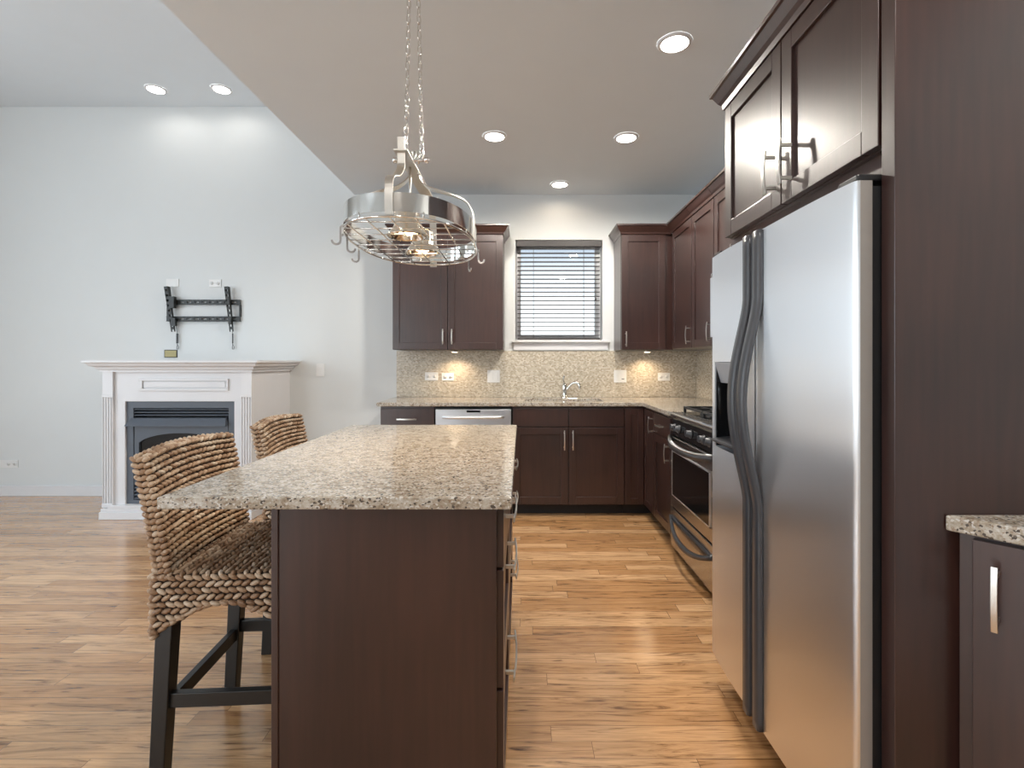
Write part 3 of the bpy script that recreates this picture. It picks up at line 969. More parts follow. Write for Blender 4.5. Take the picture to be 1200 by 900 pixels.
def door_mesh(y0, y1, near, z0, z1, xb, notch=None):
    prof = bowed_door(y0, y1, near)
    ys_ = [p[0] for p in prof]; xs_ = [p[1] for p in prof]
    zs = [z0, z1]
    cuts = list(ys_)
    if notch:
        zs = [z0, notch[2], notch[3], z1]
        cuts = sorted(set(ys_ + [notch[0], notch[1]]))

    def X(y):
        for i in range(len(ys_) - 1):
            if ys_[i] <= y <= ys_[i + 1] + 1e-9:
                t = (y - ys_[i]) / max(1e-9, ys_[i + 1] - ys_[i])
                return xs_[i] + (xs_[i + 1] - xs_[i]) * t
        return xs_[-1]
    mb = MB(); mb.smooth = True
    mb.grid_slab(cuts, zs, lambda a, b: not (notch and notch[0] < a < notch[1] and notch[2] < b < notch[3]),
                 lambda a, b, t: ((X(a) if t else xb), a, b), 0, 1)
    return mb, X


mb, XR = door_mesh(FY0, GAP - 0.006, True, FZ0, FZ1, 0.783)
for i, f_ in enumerate(mb.f):                    # hinge-side edge of the door, greyer than the front
    if all(abs(mb.v[q][1] - FY0) < 1e-6 for q in f_): mb.mi[i] = 1
rd = mb.build('refrigerator_door', [M['steel'], M['edge_grey']], fr_)
mb, XF = door_mesh(GAP + 0.006, FY1, False, FZ0, FZ1, 0.829, notch=(1.735, 1.965, 0.925, 1.245))
fd = mb.build('freezer_door', M['steel'], fr_)
for dd in (rd, fd):
    es = dd.modifiers.new('edge', 'EDGE_SPLIT'); es.split_angle = R(45)

# dispenser
mb = MB()
mb.box(0.800, 0.828, 1.736, 1.964, 0.926, 1.244)                                   # back of the recess
mb.box(0.742, 0.80, 1.736, 1.742, 0.926, 1.244); mb.box(0.746, 0.80, 1.958, 1.964, 0.926, 1.244)
dp = mb.build('dispenser', M['blackgloss'], fd)
mb = MB(); mb.prism([(0.738, 1.244), (0.800, 1.244), (0.800, 1.165), (0.762, 1.165)], lambda a, b: (a, 1.7425, b), lambda a, b: (a, 1.9575, b)); mb.build('control_panel', M['gray_panel'], dp, 0.003)
mb = MB(); mb.prism([(0.726, 0.945), (0.726, 0.955), (0.798, 0.962), (0.798, 0.927), (0.765, 0.927)], lambda a, b: (a, 1.7425, b), lambda a, b: (a, 1.9575, b)); mb.build('drip_tray', M['gray_handle'], dp, 0.003)
for yy in (1.80, 1.90):
    mb = MB(); mb.tube([(0.786, yy, 1.164), (0.786, yy, 1.13), (0.790, yy, 1.06), (0.797, yy, 1.03)], 0.013, 10); mb.build('paddle', M['steel_dark'], dp)

# handles: dark trims along both door edges that bow out into grips
def grip(z):
    if z <= 0.80 or z >= 1.44: return 0
    t = (z - 0.80) / 0.64
    return math.sin(PI * t) ** 1.3


for yc, dd, lab in ((GAP - 0.036, rd, 'r'), (GAP + 0.034, fd, 'f')):
    mb = MB()
    path = []
    for i in range(61):
        z = FZ0 + 0.003 + (FZ1 - FZ0 - 0.006) * i / 60
        path.append((FX - 0.0095 - 0.050 * grip(z), yc, z))
    hw = 0.021
    mb.sweep(path, [(-hw, -0.009), (hw, -0.009), (hw, 0.003), (hw - 0.006, 0.009), (-hw + 0.006, 0.009), (-hw, 0.003)], up=(-1, 0, 0))
    hd = mb.build('handle', M['gray_handle'], dd)
# hinge covers
for y0_, y1_ in ((FY0 + 0.004, FY0 + 0.075), (FY1 - 0.075, FY1 - 0.004)):
    mb = MB(); mb.box(0.752, 0.93, y0_, y1_, FZ1 + 0.0005, FZ1 + 0.016); mb.build('hinge_cover', M['black'], fr_, 0.004)

# cabinet over the refrigerator, end panels
OF = Frame((0.822, 0, 0), (0, 1, 0), (-1, 0, 0))
c = thing('wall_cabinet', (1.2, 1.58, 1.74), 'dark two-door wall cabinet above the refrigerator', 'cabinet')
mb = MB(); OF.box(mb, 1.146, 2.018, -0.78, 0, 1.728, 2.25); mb.build('body', M['wood'], c, 0.001)
for d0, d1, ha in ((1.150, 1.577, 1.520), (1.583, 2.015, 1.614)):
    d = shaker(OF, c, 'door', d0, d1, 1.731, 2.236); pull(OF, d, ha, 1.84, 0.135, wd=0.017, out=0.034)
crown(OF, c, 1.146, 2.018, 2.25, 2.315, 0.78, ret1=True, out=0.045)
mb = MB(); mb.box(0.835, 0.853, 1.1465, 2.018, 1.675, 1.7275); mb.build('filler_rail', M['wood'], c)
for (y0_, y1_, x0_, zt_, lab) in ((1.099, 1.1412, 0.802, 2.315, 'tall dark wood end panel on the near side of the refrigerator'),
                             (2.0195, 2.038, 0.95, 1.727, 'tall dark wood panel on the far side of the refrigerator')):
    mb = MB(); mb.box(x0_, 1.6285, y0_, y1_, 0.0005, zt_)
    tag(mb.build('end_panel', M['wood'], None, 0.002), lab, 'panel')

# near-right angled cabinet and its worktop
u_ = Vector((0.64, -0.77, 0)).normalized(); n_ = Vector((-0.77, -0.64, 0)).normalized()
P0 = Vector((0.938, 1.0965, 0))
DG = Frame(P0, u_, n_)
c = thing('base_cabinet', (1.3, 0.95, 0), 'dark angled base cabinet at the near right, beside the refrigerator panel', 'cabinet')
Ld = 0.46
P1 = P0 + u_ * Ld
poly = [(P0.x, P0.y), (P1.x, P1.y), (1.627, P1.y), (1.627, P0.y)]
mb = MB(); mb.prism(poly, lambda a, b: (a, b, 0.09), lambda a, b: (a, b, 0.8835)); mb.build('body', M['wood'], c, 0.001)
q0, q1 = P0 + u_ * 0.05 - n_ * 0.06, P1 - n_ * 0.06
mb = MB(); mb.prism([(P0.x + 0.12, P0.y), (P1.x + 0.06, P1.y + 0.03), (1.627, P1.y + 0.03), (1.627, P0.y)], lambda a, b: (a, b, 0.0005), lambda a, b: (a, b, 0.09)); mb.build('toe_kick', M['wood_in'], c)
d = shaker(DG, c, 'door', 0.024, Ld - 0.006, 0.10, 0.876, flat=True); pull(DG, d, 0.062, 0.772, 0.13)
A0 = P0 + n_ * 0.030 + u_ * (-0.012); A0.y = 1.0965
A1 = P1 + n_ * 0.035 + u_ * 0.02
mb = MB(); mb.prism([(A0.x, A0.y), (A1.x, A1.y), (1.627, A1.y), (1.627, A0.y)], lambda a, b: (a, b, 0.884), lambda a, b: (a, b, 0.918))
tag(mb.build('countertop', M['granite'], None, 0.004), 'small angled granite countertop at the near right by the panel', 'countertop')

# ------------------------------------------------------------------ island
il = thing('kitchen_island', (-0.34, 1.93, 0), 'dark wood kitchen island base under the big granite top', 'island')
IX0, IX1, IY0, IY1 = -0.618, -0.066, 1.270, 2.60
mb = MB(); mb.box(IX0 + 0.0, IX1, IY0 + 0.02, IY1, 0.09, 0.886); mb.build('body', M['wood'], il, 0.001)
mb = MB(); mb.box(IX0 + 0.02, IX1 - 0.06, IY0 + 0.02, IY1 - 0.02, 0.0005, 0.09); mb.build('toe_kick', M['wood_in'], il)
mb = MB(); mb.box(IX0, IX1 + 0.004, IY0, IY0 + 0.0195, 0.0005, 0.886)
mb.box(IX0 - 0.001, IX0 + 0.016, IY0 - 0.004, IY0, 0.0005, 0.886)
mb.build('end_panel', M['wood'], il, 0.0015)
IF = Frame((IX1, 0, 0), (0, 1, 0), (1, 0, 0))
secs = [(1.295, 1.845), (1.851, 2.595)]
for i, (a0, a1) in enumerate(secs):
    for (z0, z1, hz) in ((0.725, 0.872, 0.80), (0.42, 0.717, 0.655), (0.10, 0.412, 0.35)):
        d = shaker(IF, il, 'drawer', a0, a1, z0, z1, flat=(z0 > 0.7), fw=0.05)
        pull(IF, d, (a0 + a1) / 2, hz, 0.26 if i == 0 else 0.2, False, out=0.024, wd=0.013)
mb = MB(); mb.box(-0.882, -0.023, 1.236, 2.66, 0.887, 0.918)
tag(mb.build('island_countertop', M['granite'], None, 0.005), 'large speckled beige granite top of the kitchen island', 'countertop')


# ------------------------------------------------------------------ woven bar stools
def make_stool(loc, rz, label):
    st = thing('bar_stool', loc, label, 'stool', 'woven bar stools at the island')
    st.rotation_euler = (0, 0, rz)
    st['_w'] = (0, 0, 0)
    W = 0.245                      # half width (y)
    XB, XFr = -0.235, 0.185        # back and front of the seat block
    SZ = 0.640
    TOP = 0.975
    TH = 0.048
    rnd = random.Random(11)

    def weave(mb, fn, su, sv, u_pitch=0.0245, v_pitch=0.0182, keep=None, slant=0.42):
        """rows of plaited stitches over a patch; fn(a, b) -> (point, du, dv, normal), a in [0,su], b in [0,sv]"""
        rows = max(1, round(sv / v_pitch)); cols = max(1, round(su / u_pitch))
        for r in range(rows):
            for c_ in range(-1, cols + 1):
                a = (c_ + 0.5 + (0.5 if r % 2 else 0)) * su / cols
                b = (r + 0.5) * sv / rows
                if a < 0.004 or a > su - 0.004: continue
                if keep and not keep(a, b): continue
                p, du, dv, n = fn(a, b)
                sl = (slant if r % 2 else -slant) + rnd.uniform(-0.13, 0.13)
                ax = (du * math.cos(sl) + dv * math.sin(sl))
                ay = (dv * math.cos(sl) - du * math.sin(sl))
                k = rnd.uniform(0.9, 1.08)
                tilt = rnd.uniform(-0.1, 0.16)
                ax2 = (ax + n * tilt).normalized()
                mb.ellipsoid(p + n * (0.002 + rnd.uniform(-0.001, 0.0015)), ax2 * 0.0160 * k, ay * 0.0074, n * 0.0082)

    # --- backrest
    def bx_mid(y, z):
        t = (z - SZ) / (TOP - SZ)
        lean = -0.062 * max(0, t) ** 1.25
        curve = -0.022 * (1 - (y / W) ** 2)        # shallow hollow towards the sitter
        return XB + TH / 2 + lean + curve + 0.014

    def top_z(y):
        return TOP + 0.012 * (1 - (y / W) ** 2)
    mb = MB()
    mb.cur = 1
    NY, NZ = 12, 10
    zlow = SZ - 0.02

    def core(y, z, s):
        return (bx_mid(y, z) + s * (TH / 2 - 0.006), y, z)
    cv = []
    for s in (-1, 1):
        for i in range(NY + 1):
            for j in range(NZ + 1):
                y = (-W + 0.006) + (2 * W - 0.012) * i / NY
                z = zlow + (top_z(y) - 0.006 - zlow) * j / NZ
                cv.append(core(y, z, s))
    st_ = (NZ + 1); off = (NY + 1) * st_
    cf = []
    for s in (0, 1):
        for i in range(NY):
            for j in range(NZ):
                q = s * off + i * st_ + j
                cf.append((q, q + st_, q + st_ + 1, q + 1))
    for i in range(NY):
        a, b = i * st_ + NZ, (i + 1) * st_ + NZ
        cf.append((a, b, b + off, a + off))
        a, b = i * st_, (i + 1) * st_
        cf.append((a, b, b + off, a + off))
    for j in range(NZ):
        for i in (0, NY):
            a = i * st_ + j
            cf.append((a, a + 1, a + 1 + off, a + off))
    mb.add(cv, cf, True)
    mb.cur = 0
    for s in (1, -1):
        def fb(a, b, s=s):
            y = -W + a; z = SZ - 0.02 + b * (top_z(y) - SZ + 0.02) / (TOP - SZ + 0.02)
            p = Vector((bx_mid(y, z) + s * (TH / 2 - 0.006), y, z))
            du = (Vector((bx_mid(y + 0.01, z), y + 0.01, z)) - Vector((bx_mid(y - 0.01, z), y - 0.01, z))).normalized()
            dv = (Vector((bx_mid(y, z + 0.01), y, z + 0.01)) - Vector((bx_mid(y, z - 0.01), y, z - 0.01))).normalized()
            n = dv.cross(du).normalized()
            if n.x * s < 0: n = -n
            return p, du, dv, n
        weave(mb, fb, 2 * W, TOP - SZ + 0.02, slant=0.26)
    for sy in (-1, 1):
        def fs_(a, b, sy=sy):
            z = SZ - 0.02 + a
            y = sy * (W - 0.006)
            p = Vector((bx_mid(y, z) - TH / 2 + b, y, z))
            dv = Vector((1, 0, 0)); du = (Vector((bx_mid(y, z + 0.01), y, z + 0.01)) - Vector((bx_mid(y, z - 0.01), y, z - 0.01))).normalized()
            return p, dv, du, Vector((0, sy, 0))
        # edge stitches lie across the edge
        nst = 20
        for k in range(nst):
            for bb in (0.008, 0.024, 0.040):
                p, du, dv, n = fs_((k + 0.5) * (TOP - SZ + 0.02) / nst, bb)
                sl = 0.5 if bb > 0.02 else -0.5
                ax = du * math.cos(sl) + dv * math.sin(sl); ay = dv * math.cos(sl) - du * math.sin(sl)
                mb.ellipsoid(p, ax * 0.0135, ay * 0.0082, n * 0.0085)

    def ft(a, b):
        y = -W + a; z = top_z(y) - 0.006
        return Vector((bx_mid(y, z) - TH / 2 + b, y, z)), Vector((0, 1, 0)), Vector((1, 0, 0)), Vector((0, 0, 1))
    weave(mb, ft, 2 * W, TH, v_pitch=0.022)
    mb.build('backrest', [M['wicker'], M['wickercore']], st, local=True)

    # --- seat block with arched woven aprons
    def zb(s, half):
        return 0.447 + 0.098 * max(0.0, 1 - (abs(s) / half) ** 1.6)
    mb = MB(); mb.cur = 1
    NN = 14
    ins = 0.007
    ring = []
    hx, xc = (XFr - XB) / 2, (XFr + XB) / 2
    for i in range(NN): ring.append((XB + ins + (2 * hx - 2 * ins) * i / NN, -W + ins, zb(-hx + 2 * hx * i / NN, hx)))
    for i in range(NN): ring.append((XFr - ins, -W + ins + (2 * W - 2 * ins) * i / NN, zb(-W + 2 * W * i / NN, W)))
    for i in range(NN): ring.append((XFr - ins - (2 * hx - 2 * ins) * i / NN, W - ins, zb(hx - 2 * hx * i / NN, hx)))
    for i in range(NN): ring.append((XB + ins, W - ins - (2 * W - 2 * ins) * i / NN, zb(W - 2 * W * i / NN, W)))
    n4 = len(ring)
    vs_ = [(x, y, SZ - ins) for x, y, z in ring] + [(x, y, z + 0.006) for x, y, z in ring] + \
          [(xc + (x - xc) * 0.88, y * 0.90, z + 0.006) for x, y, z in ring] + [(xc + (x - xc) * 0.88, y * 0.90, SZ - 0.05) for x, y, z in ring]
    fs = [tuple(range(n4)), tuple(range(4 * n4 - 1, 3 * n4 - 1, -1))]
    for i in range(n4):
        j = (i + 1) % n4
        for k in range(3):
            fs.append((k * n4 + i, k * n4 + j, (k + 1) * n4 + j, (k + 1) * n4 + i))
    mb.add(vs_, fs)
    mb.cur = 0

    def seat_top(a, b):
        return Vector((XB + 0.045 + b, -W + a, SZ - ins)), Vector((0, 1, 0)), Vector((1, 0, 0)), Vector((0, 0, 1))
    weave(mb, seat_top, 2 * W, XFr - XB - 0.045)

    def apron(kind):
        if kind in ('n', 'f'):
            sy = -1 if kind == 'n' else 1
            fn = lambda a, b: (Vector((XB + a, sy * (W - ins), SZ - 0.004 - b)), Vector((1, 0, 0)), Vector((0, 0, 1)), Vector((0, sy, 0)))
            weave(mb, fn, 2 * hx, 0.19, keep=lambda a, b: SZ - 0.004 - b > zb(a - hx, hx) + 0.004)
        else:
            x = XFr - ins if kind == 'r' else XB + ins
            sx = 1 if kind == 'r' else -1
            fn = lambda a, b: (Vector((x, -W + a, SZ - 0.004 - b)), Vector((0, 1, 0)), Vector((0, 0, 1)), Vector((sx, 0, 0)))
            weave(mb, fn, 2 * W, 0.19, keep=lambda a, b: SZ - 0.004 - b > zb(a - W, W) + 0.004)
        # rolled lower edge
        half = hx if kind in ('n', 'f') else W
        nst = int(2 * half / 0.024)
        for k in range(nst):
            a = (k + 0.5) * 2 * half / nst
            p, du, dv, n = fn(a, 0)
            z = zb(a - half, half)
            z2 = zb(a - half + 0.01, half)
            d = (du * 0.01 + Vector((0, 0, z2 - z))).normalized()
            up = d.cross(n).normalized()
            mb.ellipsoid(Vector((p.x, p.y, z + 0.008)) - n * 0.006, d * 0.019, up * 0.009, n * 0.013)
    for k in 'nfrb': apron(k)
    # corner columns of stitches
    for sx, sy in ((XB + 0.010, -W + 0.010), (XB + 0.010, W - 0.010), (XFr - 0.010, -W + 0.010), (XFr - 0.010, W - 0.010)):
        for k in range(9):
            mb.ellipsoid((sx, sy, 0.466 + k * 0.0205), Vector((0, 0, 1)) * 0.012, Vector((1, 0, 0)) * 0.0115, Vector((0, 1, 0)) * 0.0115)
    mb.build('seat', [M['wicker'], M['wickercore']], st, local=True)

    # --- legs and stretchers
    lg = 0.024
    ly = W - 0.035
    lxb, lxf = XB + 0.042, XFr - 0.040
    for sx, lx in ((-1, lxb), (1, lxf)):
        for sy in (-1, 1):
            mb = MB()
            splay = -0.030 if sx < 0 else 0.0
            y = sy * ly
            t = lg; b_ = lg * 0.86
            mb.hexa([(lx + splay - b_, y - b_, 0.0005), (lx + splay + b_, y - b_, 0.0005), (lx + splay + b_, y + b_, 0.0005), (lx + splay - b_, y + b_, 0.0005),
                     (lx - t, y - t, 0.56), (lx + t, y - t, 0.56), (lx + t, y + t, 0.56), (lx - t, y + t, 0.56)])
            mb.build('leg', M['leg'], st, 0.003, local=True)
    for z, kind in ((0.262, 'n'), (0.262, 'f'), (0.235, 'b'), (0.20, 'r')):
        mb = MB()
        so = -0.015
        if kind == 'n': mb.box(lxb + so + 0.01, lxf, -ly - 0.011, -ly + 0.011, z - 0.021, z + 0.021)
        elif kind == 'f': mb.box(lxb + so + 0.01, lxf, ly - 0.011, ly + 0.011, z - 0.021, z + 0.021)
        elif kind == 'b': mb.box(lxb + so - 0.011, lxb + so + 0.011, -ly, ly, z - 0.021, z + 0.021)
        else: mb.box(lxf - 0.011, lxf + 0.011, -ly, ly, z - 0.021, z + 0.021)
        mb.build('stretcher', M['leg'], st, 0.002, local=True)
    return st


proto = make_stool((-0.845, 1.715, 0), R(3.5), 'woven seagrass bar stool nearest the camera, at the island corner')
st2 = proto.copy(); COL.objects.link(st2)
st2.location = (-0.880, 2.42, 0); st2.rotation_euler = (0, 0, R(4.5))
st2['label'] = 'woven seagrass bar stool behind the near stool, mostly hidden by the island top'
for ch in list(proto.children):
    k = ch.copy(); COL.objects.link(k); k.parent = st2

# ------------------------------------------------------------------ hanging pot-rack light
RX, RY, RZ = -0.413, 2.0, 1.700
pr = thing('pot_rack_light', (RX, RY, RZ), 'oval steel pot rack with two lamps hanging over the island', 'light')
PA, PB = 0.232, 0.400


def oval(z, k=0.0, n=72):
    pts = []
    for i in range(n):
        t = 2 * PI * i / n
        c_, s_ = math.cos(t), math.sin(t)
        e_ = 2 / 2.35
        pts.append((RX + (PA + k) * math.copysign(abs(c_) ** e_, c_), RY + (PB + k) * math.copysign(abs(s_) ** e_, s_), z))
    return pts


mb = MB(); mb.sweep(oval(RZ + 0.045), [(-0.0015, -0.030), (0.0015, -0.030), (0.0015, 0.030), (-0.0015, 0.030)], closed=True, smooth=True)
o = mb.build('band', M['chrome'], pr)
es = o.modifiers.new('edge', 'EDGE_SPLIT'); es.split_angle = R(45)


def half_x(dy):
    return PA * max(0, 1 - abs(dy / PB) ** 2.35) ** (1 / 2.35)


def half_y(dx):
    return PB * max(0, 1 - abs(dx / PA) ** 2.35) ** (1 / 2.35)


mb = MB()
mb.tube(oval(RZ), 0.0042, 8, closed=True)
for i in range(9):
    dy = -0.33 + 0.0825 * i
    h = half_x(dy)
    mb.tube([(RX - h, RY + dy, RZ + 0.002), (RX + h, RY + dy, RZ + 0.002)], 0.0026, 6)
for i in range(5):
    dx = -0.16 + 0.08 * i
    h = half_y(dx)
    mb.tube([(RX + dx, RY - h, RZ - 0.002), (RX + dx, RY + h, RZ - 0.002)], 0.0026, 6, up=(1, 0, 0))
for i in range(8):
    t = 2 * PI * (i + 0.5) / 8
    e_ = 2 / 2.35
    x = RX + PA * math.copysign(abs(math.cos(t)) ** e_, math.cos(t)); y = RY + PB * math.copysign(abs(math.sin(t)) ** e_, math.sin(t))
    mb.tube([(x, y, RZ), (x, y, RZ + 0.02)], 0.003, 6)
mb.build('grid', M['chrome'], pr)


for s in (-1, 1):                                        # side straps
    pts = smooth_path([(RX + s * (PA + 0.004), RY - 0.10, RZ + 0.005), (RX + s * (PA + 0.004), RY - 0.10, RZ + 0.085), (RX + s * 0.205, RY - 0.095, RZ + 0.142),
                       (RX + s * 0.13, RY - 0.09, RZ + 0.174), (RX + s * 0.06, RY - 0.06, RZ + 0.205), (RX + s * 0.026, RY - 0.03, RZ + 0.245), (RX + s * 0.018, RY - 0.02, RZ + 0.275)])
    mb = MB(); mb.strip(pts, 0.026, 0.004, up=(0, 1, 0) if False else (s * 0.7, 0, 0.7)); mb.build('strap', M['nickel'], pr)
fpts = smooth_path([(RX, RY - PB - 0.004, RZ + 0.005), (RX, RY - PB - 0.004, RZ + 0.10), (RX, RY - PB + 0.025, RZ + 0.135), (RX, RY - 0.30, RZ + 0.165), (RX, RY - 0.245, RZ + 0.212), (RX, RY - 0.240, RZ + 0.26), (RX, RY - 0.240, RZ + 0.318)])
mb = MB(); mb.strip(fpts, 0.026, 0.004, up=(0, -0.7, 0.7)); mb.build('strap', M['nickel'], pr)
bpts = smooth_path([(RX, RY + PB + 0.004, RZ - 0.01), (RX, RY + PB + 0.004, RZ + 0.12), (RX, RY + PB - 0.02, RZ + 0.22), (RX, RY + 0.335, RZ + 0.268)])
mb = MB(); mb.strip(bpts, 0.030, 0.004, up=(0, 0.7, 0.7)); mb.build('strap', M['nickel'], pr)
mb = MB(); mb.box(RX - 0.024, RX + 0.024, RY - 0.255, RY + 0.36, RZ + 0.266, RZ + 0.272)
mb.lathe((RX, RY + 0.36, RZ + 0.266), [(0.024, 0), (0.024, 0.006)], seg=20)
mb.build('top_bar', M['nickel'], pr, 0.001)
mb = MB()
mb.tube([(RX - 0.05, RY - 0.12, RZ + 0.285), (RX + 0.065, RY - 0.12, RZ + 0.285)], 0.006, 8)
for xx in (RX - 0.05, RX + 0.065):
    mb.lathe((xx, RY - 0.12, RZ + 0.285), [(0.0, -0.011), (0.011, -0.006), (0.011, 0.006), (0.0, 0.011)], axis=(1, 0, 0), seg=12, cap=False)
for k in range(5):
    mb.tube([(RX - 0.02 + 0.014 * k, RY - 0.12, RZ + 0.272), (RX - 0.02 + 0.014 * k, RY - 0.12, RZ + 0.318)], 0.004, 6)
mb.build('hanger_bar', M['chrome'], pr)
mb = MB(); mb.tube([(RX, RY - 0.10, RZ + 0.266), (RX, RY - 0.10, RZ + 0.09)], 0.005, 8)
mb.lathe((RX, RY - 0.10, RZ + 0.075), [(0.02, 0), (0.02, 0.012), (0.008, 0.02)], seg=14)
mb.tube([(RX, RY - 0.17, RZ + 0.085), (RX, RY + 0.17, RZ + 0.085)], 0.006, 8)
mb.build('stem', M['nickel'], pr)
# lamps
for dy in (-0.150, 0.136):
    mb = MB()
    mb.lathe((RX, RY + dy, RZ - 0.004), [(0.069, 0.0), (0.071, 0.004), (0.069, 0.008), (0.052, 0.030), (0.047, 0.036), (0.047, 0.088), (0.043, 0.092)], seg=32, cap=False)
    mb.lathe((RX, RY + dy, RZ - 0.004), [(0.066, 0.0005), (0.060, 0.012), (0.042, 0.028)], seg=32, cap=False)
    mb.lathe((RX, RY + dy, RZ + 0.0885), [(0.043, 0), (0.043, 0.002)], seg=32)
    lm = mb.build('lamp_housing', M['reflector'], pr)
    es = lm.modifiers.new('edge', 'EDGE_SPLIT'); es.split_angle = R(45)
    mb = MB(); mb.lathe((RX, RY + dy, RZ + 0.006), [(0.0, 0), (0.022, 0.001), (0.030, 0.006), (0.038, 0.015)], seg=24, cap=False)
    mb.build('bulb', M['bulb'], lm)
    l = bpy.data.lights.new('rack_lamp', 'SPOT'); l.energy = 14; l.color = WARM; l.spot_size = R(95); l.spot_blend = 0.6; l.shadow_soft_size = 0.03
    lo = bpy.data.objects.new('rack_lamp', l); COL.objects.link(lo); lo.parent = pr; lo.location = (0, dy, -0.02)
# chains
def chain(p0, p1):
    mb = MB()
    p0, p1 = Vector(p0), Vector(p1)
    d = (p1 - p0); L = d.length; d.normalize()
    a = d.orthogonal().normalized(); b = d.cross(a)
    pitch = 0.030
    n = int(L / pitch)
    for i in range(n):
        c_ = p0 + d * (pitch * (i + 0.5) * L / (n * pitch))
        w_ = a if i % 2 else b
        pts = []
        for k in range(14):
            t = 2 * PI * k / 14
            s_ = math.sin(t)
            pts.append(c_ + w_ * 0.0075 * math.cos(t) + d * (0.0125 * s_ + 0.0065 * math.copysign(abs(s_) ** 0.5, s_)))
        mb.tube(pts, 0.0021, 5, closed=True, up=(a if i % 2 == 0 else b))
    return mb.build('chain', M['chrome'], pr)


chain((RX - 0.012, RY - 0.12, RZ + 0.293), (RX - 0.012, RY - 0.05, KC - 0.03))
chain((RX + 0.048, RY - 0.12, RZ + 0.293), (RX + 0.018, RY - 0.05, KC - 0.03))
mb = MB(); mb.lathe((RX, RY - 0.05, KC - 0.0305), [(0.03, 0.0), (0.055, 0.012), (0.06, 0.03)], seg=24); mb.build('ceiling_canopy', M['nickel'], pr)


# hooks hanging from the rack
def s_hook(p, ang, label, L=0.075, r=0.018):
    p = Vector(p)
    h = Vector((math.cos(ang), math.sin(ang), 0))
    pts = []
    for k in range(9):
        t = PI * k / 8
        pts.append(p + h * (-r * 0.6 * math.cos(t) * 1.0 + 0) + Vector((0, 0, r * 0.6 * math.sin(t))))
    base = pts[-1]
    pts += [base + Vector((0, 0, -L * 0.5))]
    bc = base + Vector((0, 0, -L * 0.75)) - h * 0 + h * r
    for k in range(9):
        t = PI + PI * k / 8
        pts.append(bc + h * (r * math.cos(t)) + Vector((0, 0, r * math.sin(t))))
    mb = MB(); mb.strip(pts, 0.007, 0.0035, up=h.cross(Vector((0, 0, 1))))
    o = mb.build('pot_hook', M['steel_dark'])
    tag(o, label, 'hook', 'hooks on the pot rack')
    return o


def on_rim(dy, s, k=0.002):
    return (RX + s * (half_x(dy) + k), RY + dy, RZ - 0.004)


s_hook(on_rim(-0.27, -1), R(200), 'steel hook at the left front of the oval rack rim', 0.055, 0.014)
s_hook(on_rim(-0.16, -1), R(20), 'steel hook on the left rim, second from the front', 0.055, 0.014)
s_hook(on_rim(0.06, -1), R(200), 'steel hook on the left rim, farther back', 0.05, 0.013)
s_hook(on_rim(0.10, 1), R(-20), 'steel hook on the right rim of the oval rack', 0.045, 0.013)
s_hook(on_rim(0.30, 1), R(-60), 'steel hook near the back end of the rack rim', 0.045, 0.013)
s_hook((RX + 0.03, RY + 0.34, RZ + 0.285), R(0), 'steel hook on the end of the rack top bar', 0.05, 0.014)

# ------------------------------------------------------------------ recessed downlights
DLS = [(-0.184, 3.52, KC, 'recessed ceiling light left of the pair above the kitchen aisle', (1.0, 0.93, 0.83)),
       (0.725, 3.54, KC, 'recessed ceiling light right of the pair above the kitchen aisle', (1.0, 0.93, 0.83)),
       (0.335, 4.47, KC, 'recessed ceiling light close to the wall above the window', WARM),
       (0.745, 2.49, KC, 'recessed ceiling light nearest the cabinet above the refrigerator', COOLW),
       (0.745, 0.45, KC, 'added out-of-frame ceiling light over the aisle near the angled counter', COOLW),  # added out of frame to brighten the refrigerator and its end panel
       (-0.45, -0.6, KC, 'added unseen ceiling light on the near side of the island', COOLW),  # added behind the camera to brighten the near end of the island
       (-3.17, 4.44, LC, 'left of two recessed lights in the high ceiling over the fireplace', COOLW),
       (-2.60, 4.44, LC, 'right of two recessed lights in the high ceiling over the fireplace', COOLW)]
for (x, y, z, lab, colr) in DLS:
    t = thing('ceiling_light', (x, y, z - 0.012), lab, 'light', 'recessed ceiling lights')
    mb = MB(); mb.lathe((x, y, z - 0.0105), [(0.066, 0.002), (0.073, 0.0), (0.082, 0.004), (0.084, 0.010)], seg=32, cap=False)
    mb.build('trim_ring', M['white'], t)
    mb = MB(); mb.lathe((x, y, z - 0.0080), [(0.068, 0), (0.068, 0.005)], seg=32); mb.build('lens', M['downlight'], t)
    l = bpy.data.lights.new('downlight_lamp', 'SPOT')
    l.energy = DOWN_W * ((0.042 if y > 4.4 else 1.25 if y > 3 else 0.9) if z == KC else 0.030); l.color = colr; l.spot_size = R(174); l.spot_blend = 0.45; l.shadow_soft_size = 0.06
    lo = bpy.data.objects.new('downlight_lamp', l); COL.objects.link(lo); lo.parent = t; lo.location = (0, 0, -0.006)

